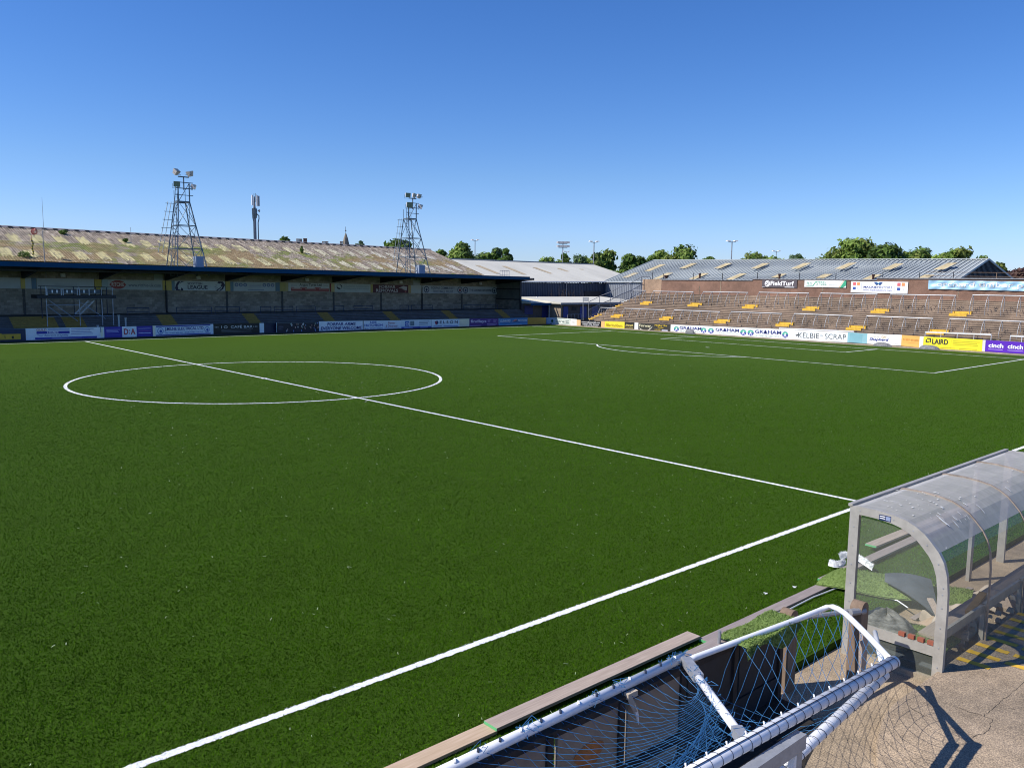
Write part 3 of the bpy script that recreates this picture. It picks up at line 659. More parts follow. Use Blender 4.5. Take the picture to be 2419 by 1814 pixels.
for k in range(18):
    c = C1.lerp(C0, .03+k*.052); cl = MB(); cl.tube([c+V(-.02, -.03, .045), c+V(0, -.01, .06), c+V(.012, .01, .05)], .012, 6, 0); cl.build('net_clip', M['netdark'] if k % 3 else M['white'], gf)
# second frame underneath
gf2 = thing('goal_frame', 'second white goal frame stacked underneath, only its lower tube showing', 'goal', (-12, -36.8, 0))
B1, B0 = onY(2090, 1592, -36.82), onY(1915, 1754, -36.82); B0 = B1+(B0-B1)*2.2
b = MB(); b.tube([B0, B1], .055, 18); b.build('front_post', M['whitegoal'], gf2, True)
b = MB(); e = V(-8.6, -35.75, .9); b.tube([B1, B1.lerp(e, .3)+V(0, 0, -.02), B1.lerp(e, .62)+V(.02, 0, -.05)], .03, 10); b.build('side_bar', M['whitegoal'], gf2, True)
d = (B1-B0).normalized(); sx = d.cross(V(0, 0, 1)).normalized()
tb3 = MB(); tb3.tube([B1-d*(.1+.14*i/14)+(sx*cos(2*pi*i/14)+V(0, 0, 1)*sin(2*pi*i/14))*.058 for i in range(14*18)], .003, 4, 0, False)
tb3.build('net_tie', M['netdark'], gf2)
nb2 = MB()          # its net hangs below the tube; it throws the mesh shadow on the path
for k in range(9):
    a = B1-d*(.75+.2*k)
    for s_ in (-1, 1):
        nb2.tube([wob(a+V(s_*.1*j*.6+.05*j, .10*j, -.09*j), .02) for j in range(8)], .0026, 4, 0, False)
nb2.build('net', M['net'], gf2)

# grey box rail carrying the frames
rl = thing('barrier_rail', 'grey aluminium box rail on a white post at the bottom edge of the view', 'barrier', (-12.4, -36.95, 0))
R1 = onZ(1893, 1738, 1.02)
b = MB(); b.box((R1.x-6, R1.y-.05, .92), (R1.x, R1.y+.05, 1.06)); b.build('rail', M['galv'], rl)
b = MB(); b.box((R1.x-.12, R1.y-.03, ZP), (R1.x-.02, R1.y+.03, .92)); b.build('post', M['galv'], rl)
b = MB(); b.prism([(R1.x-.22, R1.y-.035, ZP), (R1.x-.12, R1.y-.035, ZP), (R1.x-.13, R1.y-.035, .9), (R1.x-.16, R1.y-.035, .9)], (0, .06, 0)); b.build('brace', M['white'], rl)

# sealant gun hooked over the crossbar
c = onZ(1488, 1640, .93); sg = thing('sealant_gun', 'cream sealant gun hanging from the white crossbar', 'tool', c)
b = MB(); b.box(c+V(-.06, -.03, -.03), c+V(.09, .03, .03)); b.beam(c+V(-.02, 0, 0), c+V(.03, -.06, -.16), .05, .05); b.build('body', M['cement'], sg)
b = MB(); b.tube([c+V(.03, -.06, -.16), c+V(.035, -.07, -.2), c+V(.045, -.09, -.3)], [.022, .02, .005], 8); b.build('nozzle', M['white'], sg)

# ================================================================== DUGOUT
DX0, DX1 = -8.1, -1.85; ZD = ZP
dg = thing('dugout', 'curved perspex dugout with aluminium ribs beside the pitch', 'dugout', (-6, -35.8, ZD))
outer = [(-35.17, ZD), (-35.17, 2.05), (-35.28, 2.07), (-35.55, 2.068), (-35.78, 2.045), (-35.95, 2.01), (-36.08, 1.95), (-36.19, 1.88), (-36.28, 1.79), (-36.38, 1.68), (-36.45, 1.56), (-36.5, 1.39), (-36.525, 1.15), (-36.53, .9), (-36.53, ZD)]
inner = [(-35.3, ZD), (-35.3, 1.95), (-35.35, 1.955), (-35.55, 1.95), (-35.77, 1.925), (-35.9, 1.89), (-36.0, 1.84), (-36.09, 1.78), (-36.17, 1.7), (-36.26, 1.6), (-36.32, 1.5), (-36.37, 1.35), (-36.4, 1.13), (-36.4, .9), (-36.4, ZD)]
def rib_frame(b, x, t):
    for i in range(len(outer)-1):
        o0, o1, i0, i1 = outer[i], outer[i+1], inner[i], inner[i+1]
        b.hexa([(x, o0[0], o0[1]), (x+t, o0[0], o0[1]), (x+t, o1[0], o1[1]), (x, o1[0], o1[1]), (x, i0[0], i0[1]), (x+t, i0[0], i0[1]), (x+t, i1[0], i1[1]), (x, i1[0], i1[1])])
for x in (DX0, DX1-.07): b = MB(); rib_frame(b, x, .07); b.build('end_frame', M['alu'], dg)
for y, z in [((oy+iy)/2, (oz+iz)/2) for (oy, oz), (iy, iz) in list(zip(outer, inner))[2:-2:2]]+[(y, .15+.27*k) for k in range(7) for y in (-35.235, -36.465)]:
    b = MB(); b.tube([(DX0-.006, y, z), (DX0, y, z)], .01, 6); b.build('bolt', M['galv'], dg)
ribs = [-6.55, -4.99, -3.49]
for x in ribs:
    b = MB(); 
    for i in range(1, len(outer)-1):
        o0, o1 = outer[i], outer[i+1]
        nrm = V(0, 0, 0)
        b.beam((x, o0[0]+.004, o0[1]+.004), (x, o1[0]+.004, o1[1]+.004), .02, .035, 0, V(1, 0, 0))
    b.build('rib', M['ribtan'], dg)
for x in ribs:
    b = MB(); b.box((x-.025, -36.5, ZD), (x+.025, -36.44, .62)); b.build('back_stud', M['alu'], dg)
b = MB(); b.box((DX0, -35.2, 2.045), (DX1, -35.14, 2.085)); b.build('front_rail', M['alu'], dg)
b = MB(); b.box((-3.52, -35.25, ZD), (-3.40, -35.19, 2.04)); b.build('front_post', M['alu'], dg)
b = MB()
sec = outer[1:-1]
for k in range(len(sec)-1): b.face([(DX0+.06, sec[k][0], sec[k][1]-.006), (DX1, sec[k][0], sec[k][1]-.006), (DX1, sec[k+1][0], sec[k+1][1]-.006), (DX0+.06, sec[k+1][0], sec[k+1][1]-.006)]) if k < 8 else None
b.build('roof_sheet', M['perspex_roof'], dg, True)
b = MB()
for k in range(8, len(sec)-1): b.face([(DX0+.06, sec[k][0]+.006, sec[k][1]), (DX1, sec[k][0]+.006, sec[k][1]), (DX1, sec[k+1][0]+.006, sec[k+1][1]), (DX0+.06, sec[k+1][0]+.006, sec[k+1][1])])
b.face([(DX0+.06, -36.524, .9), (DX1, -36.524, .9), (DX1, -36.524, ZD), (DX0+.06, -36.524, ZD)])
b.build('back_sheet', M['perspex_back'], dg, True)
b = MB(); b.face([(DX0+.035, y, z) for y, z in inner]); b.build('end_panel', M['perspex_end'], dg)
b = MB(); b.box((DX0+.01, -36.4, .28), (DX0+.05, -35.3, .42)); b.build('end_rail', M['alu'], dg)
b = MB(); b.box((DX0+.07, -36.48, .5), (DX1, -36.44, .62)); b.build('back_rail', M['alu'], dg)
b = MB(); b.box((DX0-.02, -36.45, ZD), (DX0+.06, -35.25, ZD+.09)); b.build('sill', M['kerb'], dg)
b = MB(); b.box((DX0+.45, -36.34, .33), (DX1, -36.02, .37)); 
for x in (-6.6, -4.4, -2.2): b.box((x, -36.3, ZD), (x+.06, -36.06, .33))
b.build('bench', M['timber'], dg)
b = MB()
b.box((DX0-.004, -35.74, 1.945), (DX0, -35.58, 2.02)); st = b.build('sticker', [paint('1d2c55')], dg)
b = MB()
for z in (2.0, 1.972): b.box((DX0-.0055, -35.665, z-.006), (DX0-.0042, -35.59, z+.006))
b.box((DX0-.0055, -35.735, 1.955), (DX0-.0042, -35.675, 2.01), 1); b.build('sticker_print', [M['white'], paint('8a97b5')], st)
# bird droppings and dirt specks on the roof
dr = MB(); rnd = random.Random(17)
for k in range(95):
    t = rnd.random(); x = rnd.gauss(-7.0, .45) if t < .7 else rnd.uniform(-8, -1.9); s = rnd.uniform(.02, .72)*(len(sec)-4)
    i = int(s); fr = s-i; y = sec[i][0]+(sec[i+1][0]-sec[i][0])*fr; z = sec[i][1]+(sec[i+1][1]-sec[i][1])*fr+.004
    tv = V(0, sec[i+1][0]-sec[i][0], sec[i+1][1]-sec[i][1]).normalized(); r = rnd.uniform(.004, .014); el = rnd.choice([1, 1.4, 2, 3]) if s < 5 else rnd.choice([2, 5, 9])
    if x < DX0+.08: continue
    n_ = tv.cross(V(1, 0, 0)); n_ = n_ if n_.z > 0 else -n_
    c = V(x, y, z)+n_*.004; dr.face([c+V(r*cos(a), 0, 0)+tv*(r*el*sin(a)) for a in [2*pi*q/9 for q in range(9)]])
o = dr.build('dropping', mat('bird_dropping', (.75, .74, .68), .8), dg); o['kind'] = 'stuff'

# things lying in and beside the dugout
def sheet(fn, nu, nv, th, name, m, label, cat, base, fuzz=0, smooth=True, fm=None):
    b = MB(); b.grid(lambda u, v: fn(u, v)+V(0, 0, th), nu, nv); b.grid(fn, nu, nv)
    rr = random.Random(len(label))
    for _ in range(fuzz):
        u, v = rr.random(), rr.random(); p = fn(u, v)+V(0, 0, th); d = V(rr.uniform(-.025, .025), rr.uniform(-.025, .025), rr.uniform(.01, .035)); n = V(rr.uniform(-.007, .007), rr.uniform(-.007, .007), 0)
        b.face([p-n, p+n, p+d])
    return tag(b.build(name, m, base=base, smooth=smooth), label, cat)
q0, q1, q2, q3 = onZ(1928, 1372, .12), onZ(2290, 1445, .05), onZ(2300, 1395, .1), onZ(2010, 1335, .14)
def fold(u, v):
    p = q0.lerp(q1, u).lerp(q3.lerp(q2, u), v); return V(p.x, p.y, .05+.1*(sin(pi*v)**.6)*(1-.5*u)+.025*sin(11*u+4*v)*(.3+u))
sheet(fold, 40, 18, .02, 'turf_offcut', M['turf_scrap'], 'crumpled pale green turf offcut folded beside the dugout', 'turf offcut', q0, 5200)
q = onZ(2205, 1368, .22)
def flap(u, v):
    p = onZ(2090+ (2200-2090)*u+20*v*u, 1355+15*u-5+ (18+60*u)*v, .24); return V(p.x, p.y, .2+.05*sin(pi*v)*(1-u*.3)+.05*sin(3*u)-.1*v*u)
sheet(flap, 16, 12, .012, 'backing_flap', M['greyply'], 'dark grey turned-up backing flap on the crumpled turf offcut', 'flap', q)
def white_strip(pts, w):
    P = [onZ(a, b_, z) for a, b_, z in pts]
    def fn(u, v):
        k = u*(len(P)-1); i = min(int(k), len(P)-2); p = P[i].lerp(P[i+1], k-i); t = (P[i+1]-P[i]).normalized(); n = V(-t.y, t.x, 0)
        return p+n*((v-.5)*w*.5)+V(0, 0, (v-.5)*w*.8)
    return fn
sheet(white_strip([(1958, 1330, .1), (1972, 1334, .1), (1988, 1333, .11), (1996, 1324, .13), (1984, 1318, .17), (1990, 1312, .19), (2008, 1312, .19), (2030, 1320, .17), (2048, 1332, .14), (2062, 1342, .1)], .1), 40, 5, .025, 'turf_strip', M['line'], 'curled white strip of turf beside the dugout front post', 'turf strip', onZ(1990, 1330, .1), 1500)
# black wrapping bundle, red clay blocks, turf bit, sack, timber lengths, spoil inside the dugout
c = V(-7.75, -35.62, 0); b = MB(); rnd = random.Random(4)
b.grid(lambda u, v: c+V(.24*cos(2*pi*u)*sin(pi*v)*(1+.1*sin(6*pi*u)), 0.4*sin(2*pi*u)*sin(pi*v)*(1+.08*sin(10*pi*u)), (.3-.3*cos(pi*(1-v)))*1.05-.06+.03*sin(14*pi*u+6*v)+.03*sin(6*pi*u)), 40, 14)
tag(b.build('plastic_bundle', M['bag2'], base=c+V(0, 0, ZD), smooth=True), 'bundle of black plastic wrapping inside the end of the dugout', 'bundle')
c = V(-7.7, -36.2, .3)
sheet(lambda u, v: V(-8.0+.9*u, -36.4+.75*v, .2+.08*sin(pi*v)*sin(pi*u)+.12*v*(1-v)), 16, 12, .03, 'turf_offcut', M['turf_scrap'], 'green turf scrap lying over a dark sheet at the dugout end', 'turf offcut', c, 2000)
sheet(lambda u, v: V(-8.02+.6*u, -36.42+1.0*v, .16+.05*v-.1*(1-u)), 4, 4, .01, 'plastic_sheet', M['greyply'], 'dark grey plastic sheet under the turf scrap at the dugout end', 'sheet', c)
for k in range(4):
    b = MB(); y = -35.98-.125*k; b.box((DX0-.0, y-.04, .425), (DX0+.07, y+.04, .475)); tag(b.build('clay_block', M['redclay'], base=(DX0, y, .42)), 'red clay block on the dugout end rail, '+['farthest from', 'second farthest from', 'third farthest from', 'closest to'][k]+' the walkway', 'block', 'red clay blocks on the dugout rail')
def blob(c, r, m, name, label, cat, n=9, amp=.18, seed=0, sm=True):
    rr = random.Random(seed); ph = [rr.uniform(0, 6) for _ in range(4)]
    b = MB(); b.grid(lambda u, v: Vector(c)+V(r[0]*cos(2*pi*u)*sin(pi*v)*(1+amp*sin(3*2*pi*u+ph[0])*sin(2*pi*v+ph[1])), r[1]*sin(2*pi*u)*sin(pi*v)*(1+amp*sin(2*2*pi*u+ph[2])), max(0, r[2]*(1-cos(pi*v))*.5*2*(1+amp*.6*sin(5*2*pi*u+ph[3])*sin(pi*v))*(1 if v > 0 else 0))), 28, n)
    return tag(b.build(name, m, base=c, smooth=sm), label, cat)
blob((-6.4, -36.05, ZD), (.42, .25, .22), M['cement'], 'cement_sack', 'pale slumped cement sack under the dugout bench', 'sack', seed=1)
blob((-5.75, -36.0, ZD), (.3, .22, .18), M['cement'], 'cement_sack', 'smaller pale sack behind the slumped one in the dugout', 'sack', seed=5)
b = MB(); b.beam((-6.45, -36.25, .4), (-5.5, -36.12, .42), .1, .05); tag(b.build('timber_length', paint('a8834f', .8), base=(-6, -36.2, .4)), 'orange timber length lying along the dugout bench', 'timber')
b = MB(); b.beam((-7.2, -35.6, .0), (-5.5, -35.75, .02), .2, .04); tag(b.build('timber_length', M['timber_new'], base=(-6.5, -35.7, 0)), 'pale short plank on the dugout floor behind the black bundle', 'timber')
rb = MB(); rnd = random.Random(8)
for k in range(60):
    c = V(rnd.uniform(-7.0, -2), rnd.uniform(-36.42, -36.25), rnd.uniform(.0, .45) if k < 30 else ZD+.02); s = rnd.uniform(.02, .06)
    rb.hexa([c+V(-s, -s, 0), c+V(s, -s*.6, 0), c+V(s*.8, s, 0), c+V(-s, s*.8, 0), c+V(-s*.7, -s*.6, s), c+V(s*.7, -s*.5, s*.8), c+V(s*.5, s*.6, s), c+V(-s*.7, s*.6, s*.7)])
o = rb.build('rubble', M['cement']); o['kind'] = 'stuff'
# loose cardboard, laths and turf pieces on the dugout floor
rnd = random.Random(23)
for k, (x, y, sx_, sy_, lab) in enumerate([(-5.6, -35.7, .5, .3, 'pale crumpled cardboard sheet on the dugout floor beyond the sacks'), (-4.3, -35.85, .6, .25, 'larger pale cardboard sheet farther along the dugout floor')]):
    ph = rnd.uniform(0, 6)
    sheet(lambda u, v, x=x, y=y, sx_=sx_, sy_=sy_, ph=ph: V(x+(u-.5)*2*sx_, y+(v-.5)*2*sy_+.05*sin(5*u+ph), ZD+.06+.09*sin(3*u+ph)*sin(pi*v)+.05*sin(9*u+6*v)), 18, 10, .01, 'cardboard_sheet', M['cement'], lab, 'cardboard', (x, y, ZD))
for k, (a, c, m_, lab) in enumerate([((-7.0, -36.3, .05), (-5.9, -35.5, .25), 'timber', 'brown lath leaning across the dugout floor near the end frame'), ((-5.2, -36.3, .3), (-4.4, -35.6, -.05), 'timber_new', 'pale lath leaning off the dugout bench in the middle bay'), ((-6.1, -35.35, ZD+.03), (-4.0, -35.45, ZD+.05), 'timber_grey', 'grey lath lying along the open front of the dugout')]):
    b = MB(); b.beam(a, c, .09, .025); tag(b.build('lath', M[m_], base=a), lab, 'timber', 'laths left in the dugout')

# ================================================================== FAR STAND
YW, YR, XE, XL = 42.6, 35.4, 52.75, -26.0
ZW = -.012
st = thing('football_stand', 'long covered terrace with dark blue roof fascia and concrete block rear wall', 'stand', (15, 38, ZW))
fa, fb = onY(0, 617, YR), onY(1252, 654, YR)
def ftop(x): return fa.z+(fb.z-fa.z)*(x-fa.x)/(fb.x-fa.x)
XR = fb.x
b = MB()
for x0, x1 in ((XL, XE),): b.box((x0, YW, ZW), (x1, YW+.25, 5.7))
b.build('rear_wall', M['block'], st)
b = MB(); b.hexa([(XL, YR, ftop(XL)-.38), (XR, YR, ftop(XR)-.38), (XR, YR+.08, ftop(XR)-.38), (XL, YR+.08, ftop(XL)-.38), (XL, YR, ftop(XL)), (XR, YR, ftop(XR)), (XR, YR+.08, ftop(XR)), (XL, YR+.08, ftop(XL))]); b.build('fascia', M['bluemetal'], st)
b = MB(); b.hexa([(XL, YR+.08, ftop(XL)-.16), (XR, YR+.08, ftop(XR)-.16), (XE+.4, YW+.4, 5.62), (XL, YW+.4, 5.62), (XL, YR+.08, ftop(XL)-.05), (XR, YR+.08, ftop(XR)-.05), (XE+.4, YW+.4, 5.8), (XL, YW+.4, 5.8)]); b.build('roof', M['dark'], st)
RX = [-8.5]+[onY(px, 670, YW).x for px in (54.7, 238, 392, 535, 666, 787.5, 900, 997, 1091, 1172)]
for x in RX:
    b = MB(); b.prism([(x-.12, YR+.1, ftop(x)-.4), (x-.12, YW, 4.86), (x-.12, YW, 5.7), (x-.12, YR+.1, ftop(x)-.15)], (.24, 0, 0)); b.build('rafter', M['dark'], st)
b = MB()
for y in (37.2, 38.4, 39.6, 40.8, 42): b.box((XL, y-.05, 5.5), (XE, y+.05, 5.64))
b.build('purlin', M['dark'], st)
for x in RX[1:]:
    b = MB(); b.box((x-.1, YW-.05, 1.5), (x+.1, YW, 4.0)); b.build('pilaster', mat('pilaster_grey', (.1, .1, .095), .9, var=.3), st)
YE = 38.0
b = MB(); b.box((XE, YE, ZW), (XE+.2, YW+.25, 2.95)); b.build('end_wall', M['block_end'], st)
b = MB(); b.box((XE+.02, YE, 2.95), (XE+.12, YW+.25, 5.6)); 
for z in (3.0, 4.3): b.box((XE-.06, YE, z-.07), (XE+.02, YW, z+.07), 1)
for k in range(14): b.box((XE-.0, YE+.32*k, 2.95), (XE+.02, YE+.32*k+.05, 5.5))
b.box((XE-.08, YE-.1, ZW), (XE+.18, YE, 5.5), 1)
b.build('end_cladding', [mat('end_wall_sheet', (.13, .14, .13), .7, var=.3, scale=.8), M['dark']], st)
# terrace steps under the roof
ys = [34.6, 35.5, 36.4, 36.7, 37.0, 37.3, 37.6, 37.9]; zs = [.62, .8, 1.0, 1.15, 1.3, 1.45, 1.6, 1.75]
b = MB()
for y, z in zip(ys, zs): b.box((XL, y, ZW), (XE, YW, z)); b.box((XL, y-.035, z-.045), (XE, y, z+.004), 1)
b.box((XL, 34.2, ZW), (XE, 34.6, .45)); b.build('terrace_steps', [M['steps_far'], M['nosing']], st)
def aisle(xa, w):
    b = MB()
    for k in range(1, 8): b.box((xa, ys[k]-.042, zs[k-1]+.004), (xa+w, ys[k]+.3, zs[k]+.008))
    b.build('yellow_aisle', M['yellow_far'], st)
for px, w in ((32, 3.3), (156, 1.6), (383.8, 1.35), (588, 1.25), (767, 1.25), (922, 1.2), (1061, 1.2), (1187, 1.2)): aisle(onY(px, 767, 36.4).x, w)
# pipe on the wall
b = MB()
x = onY(391, 670, YW-.1).x; b.tube([(x, YW-.12, 4.4), (x, YW-.12, 1.9), (x+.15, YW-.14, 1.75), (x+1.3, YW-.14, 1.7)], .05, 8)
b.build('downpipe', M['dark'], st)
b = MB(); x = onY(997, 690, YW-.1).x; b.tube([(x, YW-.12, 4.4), (x, YW-.12, 1.7)], .045, 8); b.build('downpipe', M['dark'], st)
b = MB()
for px, w, y0, y1 in ((374, 20, 648, 663),):
    p = onY(364, 663, YW-.02); q = onY(384, 648, YW-.02); b.box((p.x, YW-.04, p.z), (q.x, YW, q.z))
b.build('wall_patch', M['fade'], st)
b = MB(); p = onY(976, 674, YW-.02); q = onY(992, 662, YW-.02); b.box((p.x, YW-.04, p.z), (q.x, YW, q.z)); b.build('wall_patch', M['fade'], st)
# small floodlights under the roof
for k, (px, py) in enumerate([(148.5, 650), (468.6, 656), (725, 660.7), (947, 666.6), (1135, 669.7)]):
    p = onY(px, py, YW-.3); t = thing('wall_light', 'small white floodlight box under the stand roof, %s from the left' % ORD[k], 'light', p, 'small lights under the stand roof')
    b = MB(); b.hexa([p+V(-.19, -.12, -.16), p+V(.19, -.12, -.16), p+V(.19, .1, -.12), p+V(-.19, .1, -.12), p+V(-.19, -.04, .16), p+V(.19, -.04, .16), p+V(.19, .1, .16), p+V(-.19, .1, .16)]); b.build('lamp', M['white'], t)
    b = MB(); b.tube([p+V(0, .05, .1), p+V(0, .28, .3)], .03, 6); b.build('bracket', M['dark'], t)
# crush barriers on the covered terrace
proto = None
for k, (px0, px1) in enumerate([(300, 352), (417, 500), (508, 566), (615, 640), (648, 692), (700, 745), (790, 812), (836, 880), (945, 965), (972, 1022), (1095, 1175)]):
    a, c = onY(px0, 735, 38.0), onY(px1, 735, 38.0); t = thing('crush_barrier', 'dark blue crush barrier at the back of the covered terrace, %s from the left' % ORD[k], 'barrier', ((a.x+c.x)/2, 38.0, 1.75), 'dark barriers on the covered terrace')
    b = MB(); b.tube([(a.x, 38.0, 2.4), (c.x, 38.0, 2.4)], .035, 6); b.tube([(a.x, 38.0, 2.05), (c.x, 38.0, 2.05)], .03, 6); b.build('rail', M['railblue'], t)
    n = max(2, int((c.x-a.x)/2)+1)
    for i in range(n):
        x = a.x+(c.x-a.x)*i/(n-1); b = MB(); b.tube([(x, 38.0, 1.7), (x, 38.0, 2.4)], .03, 6); b.build('leg', M['railblue'], t)
# post stubs by the scaffold
for k, (px, y0, y1) in enumerate([(281, 744, 770), (297, 751, 770), (231, 768, 772)]):
    p = onY(px, y1, 34.4); q = onY(px, y0, 34.4); b = MB(); b.box((p.x-.06, 34.35, .4), (p.x+.06, 34.42, q.z)); b.box((p.x-.09, 34.33, q.z-.08), (p.x+.09, 34.44, q.z))
    tag(b.build('marker_post', M['fade'], base=(p.x, 34.4, .4)), ['tall white post with a head behind the boards beside the scaffold', 'plain white post behind the boards beside the scaffold', 'stub of a white post just showing above the boards under the scaffold'][k], 'post', 'white posts behind the boards')

# ---- wall signs under the roof (upper row)
def ws(name_, label, q, base, marks=(), grp='signs on the stand wall'):
    return Board('Y', YW-.06, q, .05).make('wall_sign' if name_ is None else name_, label, base, marks, grp, 'sign')
GW = 'b9c2c0'; GB = '6f8fa3'; GY = 'c9b45a'
ws(None, 'blank grey-white wall panel at the far left end of the stand', (-60, 655, 681, 49, 656.3, 682.2), GW, [('r', 0, 0, 1, 1, 'b4bcbb')])
ws(None, 'pale wall panel with a yellow band on its left, between two blank panels', (49.5, 656.3, 682.2, 75, 656.8, 682.5), GW, [('r', 0, 0, .42, 1, GY)])
ws(None, 'narrow slate blue wall panel left of the scaffold', (75.5, 656.8, 682.5, 86.5, 657, 682.6), '5c7f96')
ws(None, 'blank grey-white wall panel behind the scaffold guard rail', (87.3, 657.2, 682.4, 222.5, 659.4, 683.5), GW, [('r', .3, .2, .7, .5, 'b0b9b8')])
ws(None, 'olive yellow wall panel right of the scaffold top', (224, 659.5, 684, 240.5, 660, 684), 'b7a43f')
ws(None, 'long wall sign with a red lozenge and a web address', (241, 660.2, 684, 384, 663, 685.3), 'b3bcb8',
   [('r', 0, 0, .1, 1, '9db0b0'), ('p', [(.12, .5), (.16, .8), (.22, .93), (.29, .93), (.35, .8), (.39, .5), (.35, .2), (.29, .07), (.22, .07), (.16, .2)], '9c4038'), ('r', .615, 0, .62, 1, 'a6b0ae'),
    ('t', 'RITCHIE', .155, .33, .355, .72, 'd8d0c6', .03), ('t', 'www.ritchie-uk.com', .43, .32, .97, .66, '5b6a78', .0)])
ws(None, 'dull yellow wall panel with a slate strip, left of the lion sign', (384.5, 663, 685.3, 413, 663.8, 686), GY, [('r', .75, 0, 1, 1, GB), ('r', .22, 0, .28, 1, '1b1f26')])
lion = [('p', [(.02, 0), (.0, .25), (.02, .6), (.06, .95), (.2, .98), (.13, .85), (.08, .6), (.07, .3), (.1, 0)], '1a1f4a'), ('p', [(.065, .1), (.055, .5), (.11, .95), (.125, .95), (.085, .6), (.075, .3), (.085, .1)], 'c9d3d6'), ('p', [(.1, 0), (.13, .32), (.16, .1), (.155, 0)], '1a1f4a'),
        ('p', [(.8, 0), (.87, .25), (.92, .45), (.9, .7), (.84, .85), (.86, .98), (.96, .98), (1.0, .6), (.97, .35), (.96, .2), (.9, 0)], '1a1f4a'), ('p', [(.84, 0), (.91, .3), (.935, .5), (.945, .48), (.925, .25), (.87, 0)], 'c9d3d6'),
        ('p', [(.88, .7), (.92, .62), (.93, .78), (.895, .82)], 'c9d3d6'), ('r', .78, .38, .82, .42, '5a647c'), ('r', .8, .56, .83, .6, '5a647c'), ('p', [(.79, .22), (.86, .24), (.85, .3), (.8, .28)], '5a647c')]
ws(None, 'white wall sign reading league with a navy lion emblem at each side', (413.4, 663.8, 686.1, 532, 665, 687.3), 'ccd6d9', lion+[('t', 'SCOTTISH', .245, .62, .535, .86, '20254a', .02), ('t', 'LEAGUE', .245, .16, .64, .55, '20254a', .035)])
ws(None, 'dull yellow wall panel with a slate strip, right of the lion sign', (533.5, 665, 687.4, 551.5, 665.6, 687.5), GY, [('r', .6, 0, 1, 1, GB)])
rings = lambda x0: [('e', x0+i*.1, .68, .043, .2, '5670a6') for i in range(3)]+[('e', x0+i*.1, .68, .026, .12, 'a9b6c8') for i in range(3)]
ws(None, 'white wall sign with two sets of three blue discs', (552, 666, 687.6, 650.7, 667.4, 687.8), 'c2ccd0', rings(.07)+rings(.73)+[('r', .37, .72-.16*i, .65, .76-.16*i, '8f9db4') for i in range(3)]+[('r', .33, .12, .72, .19, '7388a8')])
ws(None, 'wall panel of slate blue fading to cream, left of the red tyre sign', (651, 667.4, 687.8, 681, 668, 688), 'b7ae7a', [('r', 0, 0, .33, 1, '64849a'), ('r', .33, 0, .8, 1, 'b3a961')])
ws(None, 'white wall sign with black lettering over pink and red bands', (681.5, 668, 688, 778.3, 670, 689.5), 'c9cdc9',
   [('r', .06, .02, .99, .38, 'a8605a'), ('r', .06, .1, .99, .2, '8f3d3a'), ('r', .09, .27, .9, .33, 'c2a5a0'), ('r', .28, .41, .44, .5, '9d2f2f'), ('r', .63, .41, .78, .5, '9d2f2f'), ('r', .06, .41, .14, .49, '9d2f2f'), ('r', .32, .2, .4, .36, '9d2f2f'), ('r', .66, .18, .74, .34, '9d2f2f'),
    ('r', .06, .6, .2, .63, '9099a0'), ('r', .06, .72, .2, .75, '9099a0'), ('r', .86, .7, .97, .73, '9099a0'), ('t', 'Angus Tyres Ltd', .26, .56, .8, .95, '1f2b26', .015)])
ws(None, 'dark red and cream wall panel between the tyre sign and the accountants sign', (779, 670, 689.5, 790.3, 670.2, 690), 'c9b980', [('r', 0, 0, .3, 1, '7c231c')])
ws(None, 'pale green-white wall sign with a black swirl and faint accountancy lettering', (790.6, 670, 690, 875, 672, 691.5), 'c3cdc8',
   [('e', .13, .62, .075, .3, '222a38'), ('e', .12, .7, .05, .18, 'c3cdc8'), ('e', .16, .55, .03, .16, 'c3cdc8'), ('t', 'Chartered Accountants', .26, .6, .95, .92, 'a3b2b4', .0), ('t', 'More than equal to any challenge', .24, .32, .96, .52, '8697a0', 0), ('r', .05, .14, .28, .18, '9fb0b2'), ('r', .55, .12, .95, .16, '9fb0b2')])
ws(None, 'olive wall panel left of the maroon sign', (875.4, 672, 691.5, 881, 672.2, 691.6), 'b3a961')
ws(None, 'maroon wall sign with white slab lettering and a packing crate figure', (881.3, 672.3, 691.6, 964.3, 673.8, 692.2), '541a2b',
   [('t', 'FORFAR', .16, .56, .63, .92, 'cfcac8', .035), ('t', 'REMOVALS', .08, .1, .7, .48, 'cfcac8', .035), ('p', [(.76, .68), (.86, .9), (.97, .78), (.95, .3), (.84, .45), (.84, .6)], 'c9c4c2'), ('e', .92, .17, .025, .1, 'b86a63'), ('p', [(.73, .62), (.84, .52), (.84, .58), (.74, .67)], 'c9c4c2')])
ws(None, 'white wall panel with a tan left edge, right of the maroon sign', (964.6, 673.8, 692.2, 995.6, 674.2, 692.7), 'c5cbc6', [('r', 0, 0, .2, 1, 'bfa56e')])
crest = lambda u, c, d: [('e', u, .5, .034, .42, c), ('e', u, .5, .025, .31, 'c6ced2'), ('p', [(u-.012, .35), (u, .25), (u+.014, .4), (u+.01, .65), (u-.012, .62)], d)]
ws(None, 'long white wall sign with four round crests, reading community trust and fan zone', (998, 674.6, 693, 1175, 678.4, 694.9), 'bfc8cd',
   crest(.05, '2b3a66', '2b3a66')+crest(.48, '2b3a66', '7c2c3a')+crest(.555, '2b3a66', '41507c')+crest(.955, '20284a', '20284a')+[('t', 'FORFAR COMMUNITY', .11, .56, .41, .88, '4d5a78', .015), ('t', 'FOOTBALL TRUST', .13, .1, .39, .42, '4d5a78', .015), ('t', 'THE ', .605, .34, .662, .66, '39456a', .01), ('t', 'LOONS FAN ZONE', .67, .34, .915, .66, '2b3552', .03)])

